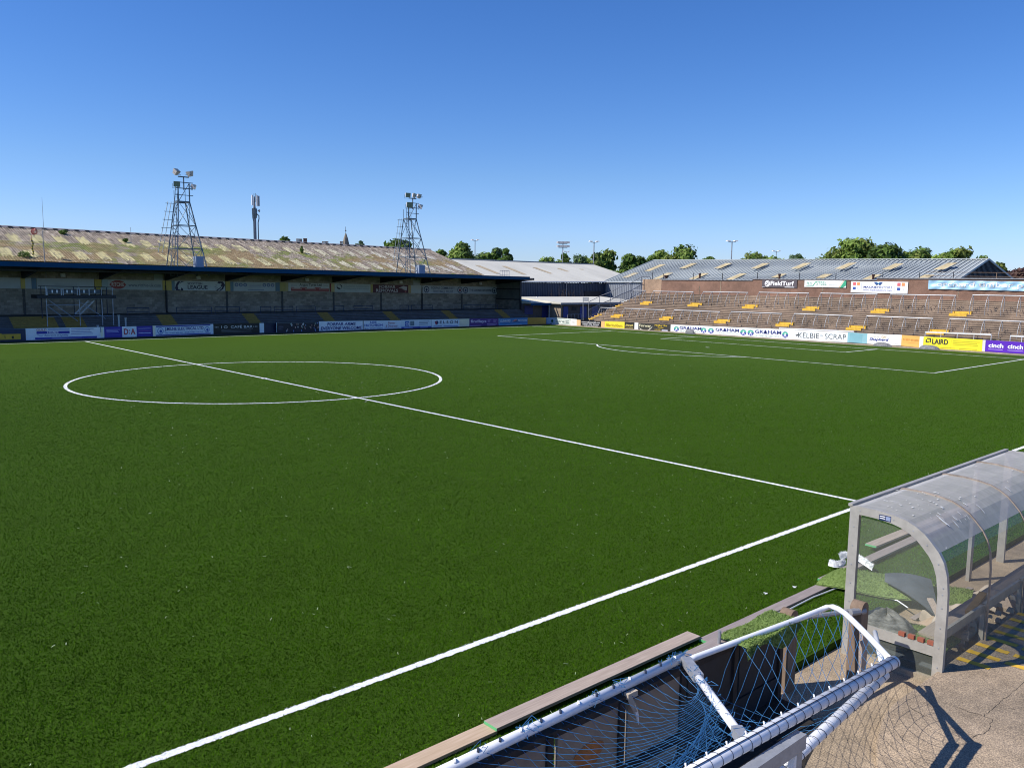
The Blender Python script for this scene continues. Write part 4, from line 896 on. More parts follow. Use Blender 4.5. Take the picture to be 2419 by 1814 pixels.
# ================================================================== SCAFFOLD GANTRY in the stand
def q1(x, y, Y=36.2): return onY(x*.14014, 610+y*.14014, Y)
sc_t = thing('scaffold_gantry', 'scaffold camera gantry with dark platform standing on the covered terrace', 'scaffold', q1(1330, 1140))
pl_l, pl_r = q1(615, 650), q1(1945, 665)
b = MB(); b.box((pl_l.x, 36.0, q1(900, 680).z), (pl_r.x, 38.0, q1(900, 622).z)); b.build('platform', M['dark'], sc_t)
for px, top in ((768, 470), (1325, 480), (1705, 490), (1890, 490), (1905, 900)):
    for Y in (36.2, 37.8):
        p = q1(px, top); b = MB(); b.tube([(p.x, Y, 1.0), (p.x, Y, p.z)], .035, 6); b.build('standard', M['scaf'] if Y < 37 else M['navy'], sc_t)
for (x0, y0, x1, y1) in ((780, 690, 1890, 690), (780, 785, 1325, 788), (800, 985, 1880, 975), (640, 470, 1890, 492), (640, 520, 1900, 560)):
    b = MB(); b.tube([q1(x0, y0), q1(x1, y1)], .03, 6); b.build('ledger', M['scaf'] if y0 > 500 and y0 != 520 else M['dark'], sc_t)
for (x0, y0, x1, y1) in ((800, 690, 1310, 1060), (780, 790, 1050, 990), (1290, 705, 1780, 1020)):
    b = MB(); b.tube([q1(x0, y0, 36.25), q1(x1, y1, 36.25)], .03, 6); b.build('brace', M['scaf'], sc_t)
b = MB(); p, q = q1(1310, 940, 36.6), q1(1540, 715, 36.6)
for o_ in (-.22, .22): b.beam(p+V(o_, 0, 0), q+V(o_, 0, 0), .05, .12)
for i in range(8): c = p.lerp(q, i/7.5); b.box(c+V(-.2, -.1, -.01), c+V(.2, .1, .02))
b.build('stair', M['scaf'], sc_t)
b = MB(); a, c = q1(790, 530, 36.05), q1(1690, 600, 36.05); b.box((a.x, 36.02, c.z), (c.x, 36.06, a.z-.02)); b.build('toe_board', M['greyply'], sc_t)
for px in (880, 960, 1130, 1210, 1415, 1595):
    b = MB(); p, q = q1(px-10, 585, 36.0), q1(px+10, 537, 36.0); b.box((p.x, 35.985, p.z), (q.x, 36.0, q.z)); b.build('white_tag', M['white'], sc_t)
for px in (775, 790, 1030, 1062, 1300, 1340, 1500):
    b = MB(); p, q = q1(px-5, 625, 36.0), q1(px+5, 512, 36.0); b.box((p.x, 35.96, p.z), (q.x, 35.985, q.z)); b.build('guard_post', M['scaf'], sc_t)

# ================================================================== ADVERTISING BOARDS, far touchline
FG, RG = 'boards along the far touchline', 'boards behind the far goal line'
def fbd(label, q, base, marks=()): return Board('Y', 33.5, q).make('advertising_board', label, base, marks, FG)
def rbd(label, q, base, marks=()): return Board('X', 54.25, q).make('advertising_board', label, base, marks, RG)
bars = lambda u0, u1, v0, n, dv, h, th=.03: [('r', u0, v0-i*dv, u1-.015*((i*7) % 4), v0-i*dv+th, h) for i in range(n)]
fbd('dark blue board with a yellow lower half at the left edge of the view', (-110, 778, 808, 61, 776, 803.7), '16294a', [('r', .02, .08, .93, .55, 'c9a02c'), ('r', .7, .18, .71, .42, '2a2616'), ('r', .8, .15, .83, .38, '2a2616'), ('r', .62, .5, .66, .6, 'c9a02c'), ('r', 0, .93, 1, .97, '4b5f78')])
fbd('wide white board with red lettering over a blue name bar, left of the halfway line', (61.8, 776, 803.7, 246.8, 772.6, 798.4), 'dfe6ee',
    [('r', .13, .5, .545, .72, '2b2f9e'), ('r', .11, .03, .9, .2, '2b2f9e'), ('r', .27, .8, .545, .93, '9aa9cc'), ('r', .95, .1, .985, .94, 'efe9cd'), ('r', .95, .5, .96, .98, '40557a')]+bars(.565, .86, .85, 4, .14, '7d84b8', .045)+[('r', .32, .1, .7, .14, '8a90cc'),
     ('t', 'GUILD', .13, .76, .255, .94, 'b0504f', .03), ('t', 'HOMES', .26, .53, .405, .7, 'e6e8f4', .03, .2), ('t', 'Your Assurance of Quality', .14, .27, .53, .44, '39459c', .02, .25)])
fbd('violet blue board with a white middle bearing two red letters', (247.4, 772.6, 798, 360.7, 769.8, 795.2), '352d9c', [('r', .36, 0, .66, 1, 'e1e8f2')]+bars(.04, .32, .72, 3, .12, 'a0a0dc', .05)+bars(.7, .96, .75, 1, .2, 'a0a0dc', .05)+bars(.7, .96, .33, 1, .2, 'd0d0f0', .05)+bars(.7, .96, .52, 1, .2, '8a4f9c', .05)+[('r', .04, .2, .32, .23, '6f6fc6'),
     ('t', 'D', .395, .25, .485, .8, 'b8424a', .04), ('t', ':', .5, .3, .515, .7, 'b8424a', .04), ('t', 'A', .535, .25, .635, .8, 'b8424a', .04)])
fbd('white board with blue lettering and a round swirl logo at each end', (361.5, 769.8, 794.4, 504.4, 765.5, 789), 'd5e0ea', [('r', 0, 0, .04, 1, 'e9e4cc'), ('r', .05, .86, .95, .98, '2f3a96'), ('r', .05, .02, .95, .12, '2f3a96'), ('e', .12, .48, .05, .32, '6f8cc0'), ('e', .12, .48, .038, .24, 'd5e0ea'), ('e', .125, .45, .022, .15, '3c5aa8'), ('e', .89, .48, .045, .3, '6f8cc0'), ('e', .89, .48, .034, .22, 'd5e0ea'), ('e', .895, .45, .02, .14, '3c5aa8'),
     ('t', 'J.MILNE ELECTRICAL LTD', .19, .42, .83, .8, '2a3a8c', .028), ('t', 'TEL: 01307 460 880   MOB: 07801 330 715', .19, .2, .82, .32, '5a76b4', .01)])
fbd('black board with white cafe lettering', (505.2, 765.2, 789.3, 613.3, 763.4, 786), '0b0d12', [('e', .03+.03*i, .66, .009, .05, 'c9c9c9') for i in range(3)]+[('e', .87+.035*i, .66, .009, .05, 'c9c9c9') for i in range(3)]+bars(.16, .85, .38, 3, .12, '6f7174', .035)+[('t', 'I O  CAFÉ BAR', .16, .54, .84, .86, 'e0e0e0', .0)])
fbd('narrow white board end beside the dark blue pitch gate', (613.6, 763.4, 786.2, 624, 763.2, 785.7), 'd8e3ec')
pat = []; rr = random.Random(12)
for i in range(34): u, v = .22+.76*rr.random(), .08+.84*rr.random(); pat.append(('e', u, v, rr.uniform(.006, .014), rr.uniform(.06, .13), rr.choice(['c7c2c0', 'b98f84', '7b8fbf', '8ca397', 'c79a92'])))
fbd('navy board scattered with small pale bottle shapes', (653, 762.2, 785.2, 753.7, 761, 783), '0d1028', [('e', .1, .45, .06, .32, '22243a'), ('r', 0, .94, 1, 1, '4e5a66'), ('r', 0, 0, .01, 1, 'c9d2d8')]+bars(.05, .16, .5, 2, .15, '55566a', .05)+pat)
fbd('white board welcoming everyone in bold navy lettering', (754, 759.3, 783, 857, 758, 780), 'dfe5ef', [('t', 'FORFAR ARMS', .18, .54, .83, .86, '23287c', .035, .12), ('t', 'EVERYONE WELCOME', .035, .13, .975, .45, '23287c', .035, .12)])
fbd('white board with blue and pink decorator lettering', (858.2, 758, 779.5, 947.9, 756.8, 777.3), 'dbe3ee', [('r', 0, 0, .01, 1, '6a5a4a'), ('t', 'LEE', .18, .72, .34, .95, '2756b0', .045), ('t', 'HUTCHEON', .03, .38, .5, .64, '2756b0', .045), ('t', 'Mob. 07989 420211', .03, .06, .5, .22, '7a86a8', .01), ('t', 'Painter', .65, .6, .84, .86, 'a0607e', .01), ('t', '& Decorator', .58, .26, .9, .52, 'a0607e', .01), ('r', .55, .1, .95, .15, '9097aa')])
fbd('white board with two square logos and a blue footer', (948, 756.2, 777, 1019.2, 754.8, 774.7), 'cfdce8', [('r', 0, 0, 1, .22, '2c48a8'), ('r', .12, .3, .26, .86, '2f5fb4'), ('r', .29, .34, .42, .86, '4f6d80'), ('r', .31, .4, .4, .8, '66808c'), ('t', 'CS', .14, .42, .24, .72, 'dfe8f4', .04)]+bars(.58, .92, .76, 3, .18, '5f7390', .06)+[('r', .1, .08, .37, .13, 'b9c6ee'), ('r', .62, .06, .88, .15, '7f93d8')])
fbd('white board with a red and navy emblem before five spaced navy letters', (1019.9, 754.8, 774.5, 1085.4, 753.6, 773), 'd6e2ee', [('r', .03, 0, .97, .12, 'b9c9dc'), ('p', [(.1, .75), (.2, .85), (.24, .62), (.2, .4), (.14, .35)], '2b2d5e'), ('p', [(.12, .7), (.17, .72), (.18, .4), (.13, .38)], '9c2d4c'), ('r', .06, .16, .36, .22, '4d5f9c'), ('r', .42, .16, .94, .22, '3f58b0'),
     ('t', 'E L S O N', .28, .48, .93, .82, '222a52', .04)])
fbd('blank cream board between the five letter board and the purple board', (1085.6, 753.6, 772.6, 1108.6, 753, 772.4), 'e3ddc4')
fbd('purple board with large white lower case lettering', (1109, 753, 773, 1177.2, 752.2, 770.7), '4a2c80', [('r', .02, .14, .4, .19, 'b9a6d8'), ('r', .6, .32, .95, .37, 'b9a6d8'), ('r', .6, .12, .9, .17, 'b9a6d8'), ('t', 'findlays', .035, .42, .57, .86, 'd9d0ea', .02)]+bars(.62, .74, .8, 3, .13, '8d76b8', .06)+bars(.82, .95, .8, 3, .13, '8d76b8', .06))
fbd('mid blue board with a car sketch and white lettering', (1177.8, 752.2, 770.8, 1246, 750.7, 769.9), '2d78b4', [('r', 0, 0, .02, 1, 'a9c2d8'), ('p', [(0, .0), (1, .0), (1, .25), (.6, .35), (.3, .2), (0, .3)], '3f94c8'), ('p', [(.45, .55), (.55, .8), (.62, .85), (.6, .6)], 'c27a78'), ('p', [(.5, .5), (.6, .72), (.7, .55)], '1d3f66'), ('r', .25, .17, .8, .22, 'a9d0e6'),
     ('t', 'GLENFORD', .05, .52, .4, .8, 'cfe0ee', .02, .15), ('t', 'MOTORS', .66, .56, .98, .8, 'cfe0ee', .02, .15)])
fbd('plain mustard board at the corner of the pitch', (1246.3, 750.7, 769.5, 1290, 750, 767), 'a3812c', [('r', 0, .0, 1, .08, '8a6c20')])
# goal-line boards
rbd('pale grey board with a small green leaf badge at the corner of the pitch', (1290.4, 750, 767, 1310.4, 750.6, 767.8), 'c9d3de', [('e', .7, .55, .13, .2, '2e5a3a'), ('r', .55, .25, .9, .3, '8f9aa8')])
rbd('white board with green bands and a green telephone number', (1310.7, 750.7, 768.3, 1347.4, 753, 770.5), 'e6eadf', [('r', 0, .84, 1, .9, '7d9a94'), ('r', 0, .22, 1, .29, '8fa79f'), ('r', 0, .1, 1, .14, '8fa79f'), ('t', '01307 461222', .05, .38, .93, .72, '55706a', .01)])
rbd('blank white board with a faint round badge', (1347.6, 753, 770.5, 1362, 754.2, 771.7), 'ebe9e2', [('e', .45, .55, .22, .14, 'd8d6d0')])
rbd('narrow peach board left of the black web address board', (1362.2, 755, 771.9, 1371.2, 756, 772.3), 'e6bd8a')
rbd('black board with a white web address', (1371.4, 756.8, 772.4, 1419.6, 758.8, 774.7), '15141a', [('t', 'www.rollosnsmith.com', .05, .66, .95, .88, 'e8e6e6', .03), ('t', 'Arbroath . Forfar . Kirriemuir', .1, .36, .92, .58, 'e8e6e6', .03), ('t', 'for all your home needs', .18, .1, .85, .28, 'd9d7d7', .025)])
rbd('narrow peach board right of the black web address board', (1419.8, 759.1, 775, 1428.1, 759.3, 775.7), 'e8b97a')
rbd('plain yellow board with faint brown lettering', (1428.3, 758.9, 775.9, 1475, 760.6, 779.1), 'f2dc3c', [('t', 'Blackadders', .09, .32, .9, .7, '9a7f28', .0)])
rbd('small black board with yellow lettering', (1475.4, 760.7, 779.1, 1498.2, 761.9, 780.4), '2d2a27', [('t', 'Arbroath', .1, .48, .88, .76, 'e8d27a', .03), ('t', '01241 876620', .12, .2, .88, .36, 'cdb96a', .01)])
rbd('blank white board between two black boards', (1498.5, 762, 780.5, 1507.4, 762.7, 781.3), 'f1efe9')
rbd('dark board with cream and yellow bus hire lettering above a smile curve', (1507.7, 763, 781.4, 1583.5, 766, 785.7), '3a3833', [('p', [(.03, .45), (.08, .25), (.2, .12), (.32, .18), (.41, .5), (.45, .68), (.43, .5), (.33, .1), (.2, .03), (.07, .14)], 'e9e4cf'), ('r', .4, .02, .98, .06, 'd98a4a'), ('r', .74, .16, .92, .28, 'd6d4e2'), ('t', 'Fairway', .03, .45, .4, .85, 'e8e0b8', .02), ('t', 'MiniBus Hire', .52, .7, .9, .9, 'e2bf3e', .03), ('t', 'Forfar', .62, .46, .8, .62, 'e2bf3e', .02), ('t', '01307 469000', .52, .22, .7, .34, 'e2bf3e', .01)])
def ball(u, v=.5, ru=.025, rv=.3):
    return [('e', u, v, ru, rv, '4f46a0'), ('p', [(u-ru, v), (u-ru*.8, v+rv*.6), (u, v+rv), (u+ru*.8, v+rv*.6), (u+ru, v), (u+ru*.3, v+rv*.15), (u-ru*.3, v-rv*.1)], '52b394'), ('p', [(u-ru*.55, v-rv*.75), (u-ru*.1, v+rv*.1), (u-ru*.3, v+rv*.3), (u+ru*.1, v+rv*.55), (u+ru*.4, v+rv*.2), (u+ru*.15, v), (u+ru*.6, v-rv*.7), (u+ru*.35, v-rv*.72), (u, v-rv*.25), (u-ru*.3, v-rv*.78)], 'e4eef2')]
rbd('very long white board repeating one blue name between green and purple discs', (1583.8, 766.8, 786, 1862, 778.5, 803.4), 'f4f3ef',
    ball(.055)+ball(.305)+ball(.37)+ball(.645)+ball(.705)+ball(.975, .5, .022)+[('t', 'GRΔHAM', .085, .5, .285, .86, '3d4688', .03), ('t', 'PEST CONTROL', .09, .2, .28, .36, 'a9bcb0', .0), ('t', 'GRΔHAM', .41, .5, .61, .86, '3d4688', .03), ('t', 'FIRE PROTECTION', .41, .28, .61, .42, 'b6c6bc', .0), ('r', .44, .12, .58, .16, 'b9c0cc'), ('t', 'GRΔHAM', .74, .48, .945, .86, '3d4688', .03), ('t', 'HYGIENE SERVICES', .74, .18, .945, .36, 'b2c2b8', .0)])
rbd('white board reading scrap in tall grey serif letters', (1862.3, 778.5, 803.4, 2001.5, 784.8, 808.5), 'f0f3f1', [('p', [(.12, .5), (.17, .62), (.18, .5), (.14, .4)], '46464c'), ('t', 'KELBIE', .17, .28, .53, .76, '55585a', -.012), ('t', 'for', .55, .48, .61, .68, 'b9bcbc', 0, .3), ('t', 'SCRAP', .63, .26, .975, .76, '55585a', -.012)])
rbd('plain teal board fading at its edges', (2001.7, 784.8, 808.5, 2047.6, 788.2, 811.9), '8fbcc4', [('r', .1, .05, .75, .9, '82b3bd')])
rbd('white board with slanted navy lettering and a pale gold monogram', (2047.8, 788.2, 811.9, 2128.4, 791.2, 816.7), 'f6f4f0', [('t', 'ANDREW', .03, .68, .35, .82, 'd9cdb8', 0), ('t', 'GRC', .42, .6, .58, .86, 'd9b878', 0), ('t', 'Shepherd', .07, .28, .63, .62, '3f4590', .03, .2), ('t', 'JOINER', .66, .1, .94, .24, 'd0c9c0', 0), ('r', .71, 0, .715, 1, 'e6e4e0')])
rbd('plain orange board with a faint telephone number', (2128.7, 791.3, 816.9, 2180, 794.9, 821.6), 'f3b660', [('r', .83, 0, 1, 1, 'f6f3ea'), ('t', '01307 474278', .07, .52, .78, .7, 'd99a48', 0), ('r', .07, .34, .78, .37, 'dfa252')])
rbd('bright yellow board with a dark angular logo and bold lettering', (2180.3, 795, 821.8, 2319.2, 802.7, 829.8), 'f3e32f', [('r', .04, .5, .06, .78, '33333a'), ('r', .04, .5, .1, .58, '33333a'), ('r', .06, .8, .13, .9, '33333a'), ('r', .11, .52, .13, .88, '33333a'), ('r', .48, .1, .483, .85, 'e3d020')]+bars(.51, .96, .74, 3, .15, 'cdbb2c', .05)+[('r', .3, .1, .56, .15, 'cbb92a'), ('r', .62, .1, .92, .15, 'cbb92a'),
     ('t', 'LAIRD', .155, .4, .43, .86, '33333a', .035)])
rbd('narrow stained white board left of the purple board', (2319.5, 802.8, 829.8, 2326.3, 803.2, 830.3), 'dcd6d4')
rbd('violet purple board with repeated white lower case lettering at the right edge', (2326.6, 803.2, 830.2, 2560, 817, 845), '5a22b0', [('t', 'cinch', .035, .38, .195, .76, 'f4f0fa', .05), ('r', .035, .2, .19, .25, 'b79fe0'), ('t', 'cinch', .24, .38, .4, .76, 'f4f0fa', .05), ('r', .24, .2, .4, .25, 'b79fe0'), ('t', 'cinch', .44, .38, .6, .76, 'f4f0fa', .05), ('t', 'cinch', .64, .38, .8, .76, 'f4f0fa', .05)])
# dark gate in the touchline boards
p, q = onY(624.5, 786, 33.9), onY(652.5, 764, 33.9); gt = thing('pitch_gate', 'dark blue gate in the gap between the black and the navy boards', 'gate', (p.x, 33.9, 0))
b = MB(); b.box((p.x+.02, 33.88, .05), (q.x-.02, 33.93, .95)); b.build('leaf', M['navy'], gt)
for x in (p.x, q.x): b = MB(); b.box((x-.04, 33.85, 0), (x+.04, 33.95, 1.1)); b.build('post', M['navy'], gt)
# kerb and dark base under the goal-line boards
b = MB(); b.box((54.0, -34, 0), (54.2, 33.4, .09)); struct(b.build('kerb', M['kerb']))
b = MB(); b.box((-45, 33.42, -.012), (54, 33.47, .12)); struct(b.build('board_base', M['dark']))
# bags dumped against the goal-line boards
for px, py, w, h, lab, rr_ in ((1630, 790, .55, .5, 'striped dark bag slumped against the long white board', 1), (2085, 818, .8, .34, 'grey bag lying in front of the slanted navy lettering', 2), (2196, 826, .8, .36, 'grey bag lying in front of the bright yellow board', 3)):
    p = onX(px, py, 53.75); rr2 = random.Random(rr_); b = MB(); f1, f2 = rr2.uniform(0, 6), rr2.uniform(0, 6)
    def bagf(u, v):
        a = 2*pi*u; e = (1-v)*pi/2; k = cos(e)**.7 if False else sin(v*pi/2+.0001)
        r = cos((1-v)*0+v*pi/2)
        return V(p.x+.3*cos(a)*r*(1+.15*sin(3*a+f1)), p.y+w*sin(a)*r*(1+.12*sin(2*a+f2))+.15*w*v, .01+h*sin(v*pi/2)*(1+.18*sin(4*a+f1)*r))
    b.grid(bagf, 26, 7); tag(b.build('rubble_bag', M['bag'], base=(p.x, p.y, 0), smooth=True), lab, 'bag', 'bags against the goal-line boards')

# ================================================================== GOAL-END TERRACE
XT0, XT1, NR = 55.0, 61.0, 18
TR, RI, ZT = .333, .171, 1.0
YT0, YT1 = 28.1, -46.0
def tz(x): return ZT + RI*max(0, min(NR, math.floor((x-XT0-.15)/TR)+1))
te = thing('open_terrace', 'open weathered concrete terrace of steps behind the far goal', 'terrace', (58, 0, 0))
b = MB(); rnd = random.Random(41)
def yl(k): return YT0 - (28.1-24.9)*k/NR
for k in range(NR+1):
    x = XT0 if k == 0 else XT0+.15+TR*(k-1); z1 = ZT+RI*k; z0 = 0 if k == 0 else z1-RI
    xn = XT0+.15+TR*k if k < NR else 61.6
    y = yl(k); seg = 0
    while y > YT1:
        yn = max(YT1, y-rnd.uniform(2.2, 4.5)); dz = rnd.uniform(-.008, .008); dx = rnd.uniform(-.015, .015)
        b.hexa([(x+dx, yn, z0-.1), (xn+.1, yn, z0-.1), (xn+.1, y, z0-.1), (x+dx, y, z0-.1), (x+dx-.012, yn, z1+dz), (xn+.1, yn, z1+dz), (xn+.1, y, z1+dz), (x+dx-.012, y, z1+dz)])
        b.box((x+dx-.06, yn+.004, z1+dz-.05), (x+dx, y-.004, z1+dz+.006)); y = yn
b.build('terrace_steps', M['steps'], te)
b = MB(); b.prism([(XT0, YT0+.02, 0), (61.6, 24.9+.02, 0), (61.6, 24.92, ZT+RI*NR-.05), (XT0, YT0+.02, ZT-.05)], (0, -.2, 0)); b.build('side_wall', M['steps'], te)
# broken, whitened risers near the top rows
b = MB(); rnd = random.Random(77)
for k in range(240):
    row = rnd.choice([13, 14, 15, 15, 16, 17, 11, 12]) if k < 205 else rnd.choice(range(2, 12)); x = XT0+.15+TR*(row-1)-.03; y = rnd.uniform(24, -19) if k < 120 else rnd.uniform(9, -19); w = rnd.uniform(.05, .3); z = ZT+RI*row
    h = rnd.uniform(.04, .13); b.prism([(x, y, z-h), (x, y-w, z-h*rnd.uniform(.6, 1)), (x, y-w*.9, z-.012), (x, y-w*.4, z-.005), (x, y, z-.02)], (.02, 0, 0))
o = b.build('spalled_concrete', mat('spalled_concrete', (.5, .41, .3), .9, var=.25, scale=3), te); o['kind'] = 'stuff'
# back wall in lengths of differing height
bw = thing('terrace_back_wall', 'red-brown rendered wall along the top of the open terrace', 'wall', (61.5, 0, 0))
def wz_(px, py): return onX(px, py, 61.2)
w0, w1, w2, w3 = wz_(1518, 661), wz_(1563, 661), wz_(1778, 664), wz_(2072, 660)
b = MB(); b.box((61.2, w0.y, 3.5), (61.5, w1.y, wz_(1540, 660).z)); b.build('tan_length', M['brickwall2'], bw)
b = MB(); b.box((61.21, w1.y, 3.5), (61.5, w2.y, wz_(1680, 662.5).z)); b.build('low_length', M['brickwall'], bw)
b = MB(); b.box((61.2, w2.y, 3.5), (61.5, w3.y, wz_(1900, 661).z)); b.build('middle_length', M['brickwall'], bw)
b = MB(); b.box((61.19, w3.y, 3.5), (61.5, YT1, wz_(2200, 659).z)); b.build('high_length', M['brickwall'], bw)
b = MB(); b.box((61.12, w1.y, wz_(1680, 662.5).z), (61.58, w2.y, wz_(1680, 662.5).z+.05)); b.box((61.12, w2.y, wz_(1900, 661).z), (61.58, w3.y, wz_(1900, 661).z+.06)); b.box((61.1, w3.y, wz_(2200, 659).z), (61.6, YT1, wz_(2200, 659).z+.09)); b.build('coping', M['galvdull'], bw)
b = MB()
for px, y0, y1 in ((1703, 664, 690), (1652, 676, 694), (2264, 683, 705), (1943, 679, 694)):
    p, q = onX(px, y0, 61.18), onX(px+1, y1, 61.18); zz = p.z
    for i in range(6): b.box((61.175, p.y-.03+.02*sin(i*2.1), p.z+(q.z-p.z)*i/6), (61.2, p.y+.02+.02*sin(i*2.1), p.z+(q.z-p.z)*(i+1)/6))
b.build('crack_repair', M['kerb'], bw)
# wire posts on the wall
for k, (px, y0, y1) in enumerate([(1542, 642, 662), (1567, 646, 662), (1638, 645, 662), (1707, 645, 664), (1790, 643, 660), (1889, 645, 661), (1975, 646, 662), (2086, 642, 660), (2173, 643, 660), (2253, 642, 659), (2355, 644, 659)]):
    p, q = onX(px, y0, 61.4), onX(px, y1, 61.4); b = MB(); b.box((61.37, p.y-.025, q.z-.05), (61.43, p.y+.025, p.z))
    if k == 10:
        for t in (.35, .98): b.tube([(61.4, p.y+6, q.z+(p.z-q.z)*t+.05), (61.4, p.y, q.z+(p.z-q.z)*t), (61.4, p.y-10, q.z+(p.z-q.z)*t)], .02, 4)
    tag(b.build('wire_post', M['post'] if k == 10 else M['dark'], base=(61.4, p.y, q.z)), ('brown post carrying two wires on the terrace wall at the right edge' if k == 10 else 'thin dark post on top of the terrace back wall, %s from the left' % ORD[k]), 'post', 'thin posts on the terrace wall')
# signs on the back wall
TG = 'signs on the terrace back wall'
def tbd(label, q, base, marks=()): return Board('X', 61.12, q, .04).make('wall_sign', label, base, marks, TG, 'sign')
tbd('dark grey terrace wall sign with a white round logo and white lettering', (1800, 661, 679, 1882, 661.5, 680.5), '5a5256', [('e', .155, .5, .078, .4, 'f2f0ee'), ('p', [(.09, .3), (.2, .62), (.22, .6), (.12, .22)], '5a5256'), ('p', [(.09, .55), (.2, .75), (.21, .72), (.1, .48)], '5a5256'), ('r', .66, .04, .93, .12, 'f0eeee'), ('r', 0, .02, .08, .06, 'ddd8d4'), ('t', 'FieldTurf', .25, .26, .92, .84, 'f2f0ee', .045)])
tbd('white terrace wall sign with green steel lettering and a green flash', (1900, 661.9, 677.9, 1998.3, 663.6, 680), 'f0f0ea', [('p', [(.86, 0), (.96, 1), (1, 1), (1, .3), (.93, 0)], '3fa67e'), ('p', [(.83, 0), (.935, 1), (.945, 1), (.845, 0)], 'd8a860'), ('r', .6, .72, .8, .76, 'a9b4b0'), ('r', .6, .3, .8, .37, '9aa6a2'), ('p', [(.05, .18), (.2, .2), (.28, .9), (.3, .9), (.22, .14), (.05, .12)], '5fae8c'),
    ('t', 'FLO', .06, .34, .19, .74, '5fae8c', .0), ('t', 'STEEL', .29, .34, .54, .82, '5fae8c', .0)])
sq = lambda u: [('r', u, .64, u+.055, .92, 'd86a70'), ('r', u+.073, .65, u+.128, .93, 'e89a62'), ('r', u, .26, u+.055, .5, '3f5aa2'), ('e', u+.1, .37, .022, .12, 'c2bfd2'), ('e', u+.1, .37, .012, .07, 'f6f5f4'), ('r', u-.01, .1, u+.13, .13, 'cfcfdc')]
tbd('large white terrace wall sign with a winged letter and coloured squares', (2009.4, 664.4, 691, 2143.5, 666.4, 694), 'f5f4f2', sq(.035)+sq(.82)+[('r', .19, .08, .193, .92, 'aeb4d0'), ('r', .775, .08, .778, .92, 'aeb4d0'), ('p', [(.41, .95), (.46, .95), (.48, .7), (.45, .7)], '34558f'), ('p', [(.565, .95), (.515, .95), (.5, .7), (.53, .7)], '34558f'),
    ('t', 'M', .455, .7, .525, .95, '4f9fdc', .04), ('t', 'MACKIE', .23, .42, .465, .6, '4a5696', .03), ('t', 'MOTORS', .475, .42, .735, .6, '6a74a8', .0), ('t', 'www.mackiemotors.com', .225, .18, .73, .36, '7d85b4', -.005)])
# wavy light blue banner
bn = Board('X', 61.1, (2192.5, 662, 682.7, 2520, 667, 690), .01)
b = MB(); b.grid(lambda u, v: bn.P(u, v-.02*sin(3*pi*u)*sin(pi*v), .02+.05*sin(23*u+5*v)*sin(pi*v)+.03*sin(61*u-6*v)), 90, 10)
o = tag(b.build('banner', mat('light_blue_vinyl', srgb('a3cbe4'), .4, var=.04), base=bn.P(.5, 0), smooth=True), 'long rippled light blue banner with white lettering on the terrace wall', 'banner', TG)
tb4 = MB(); vv, ff = glyphs('orchard timber products', .02)
def bp(u, v): return bn.P(u, v-.02*sin(3*pi*u)*sin(pi*v), .045+.05*sin(23*u+5*v)*sin(pi*v)+.03*sin(61*u-6*v))
tb4.raw([bp(.065+.93*a, .16+.7*c) for a, c in vv], ff); tb4.build('lettering', M['white'], parent=o)
# crush barriers: rail, vertical legs and bowed front legs
def barrier(y0, y1, xr, zr, label, n=6):
    t = thing('crush_barrier', label, 'barrier', (xr, (y0+y1)/2, tz(xr)), 'galvanised barriers on the open terrace')
    b = MB(); b.tube([(xr, y0+.06, zr), (xr, y1-.06, zr)], .045, 8); b.build('rail', M['galv'], t)
    for i in range(n):
        y = y0+(y1-y0)*i/(n-1); x2 = xr+.1; zb = tz(x2)-.02
        b = MB(); b.tube([(xr, y, zr), (x2, y, zr-.25), (x2, y, zb)], .03, 6); b.build('leg', M['galvdull'], t)
        xf = xr-.62; zf = tz(xf)-.02
        b = MB(); b.tube([(xr, y, zr-.02), (xr-.2, y, zr-.16), (xr-.4, y, zr-.42), (xr-.54, y, zr-.75), (xf, y, zr-1.05), (xf, y, zf)], .028, 6); b.build('bowed_leg', M['galvdull'], t)
c3 = lambda x, y: (1200+x*.28029, 500+y*.28029)
c4 = lambda x, y: (1800+x*.27984, 500+y*.27984)
LO = [(c3(785, 808), c3(910, 815)), (c3(985, 818), c3(1320, 828)), (c3(1405, 832), c3(1783, 842)), (c3(1885, 848), c4(165, 857)), (c4(278, 865), c4(760, 877)), (c4(890, 882), c4(1440, 902)), (c4(1590, 907), c4(2345, 932))]
UP = [(c3(1055, 663), c3(1158, 668)), (c3(1230, 672), c3(1560, 677)), (c3(1650, 675), c3(2020, 683)), (c3(2120, 683), c4(392, 687)), (c4(500, 690), c4(970, 698)), (c4(1090, 703), c4(1635, 705)), (c4(1785, 705), c4(2470, 716))]
for nm, rows, X in (('lower', LO, 56.1), ('upper', UP, 59.1)):
    yend = []
    for k, (a, c) in enumerate(rows):
        p, q = onX(*a, X), onX(*c, X)
        barrier(p.y, q.y, X, (p.z+q.z)/2, 'galvanised crush barrier with bowed legs, %s from the left in the %s terrace row' % (ORD[k], nm), 3 if k == 0 else 6); yend.append((p.y, q.y))
    # yellow intermediate steps in the gangways between the barriers
    for k in range(len(rows)-1):
        ya, yb = yend[k][1], yend[k+1][0]; x0 = X-.55; row = tz(x0)
        b = MB(); y_ = (ya+yb)/2; w = abs(ya-yb)/2
        b.box((x0-.16, y_+w*1.25, row-.0-.15), (x0+.14, y_-w*.75, row+.085)); b.box((x0+.17, y_+w*1.0, row), (x0+.47, y_-w*1.1, row+.255))
        tag(b.build('gangway_step', M['yellow'], base=(x0, y_, row)), 'yellow painted gangway steps, %s gap from the left in the %s barrier row' % (ORD[k], nm), 'steps', 'yellow gangway steps on the open terrace')
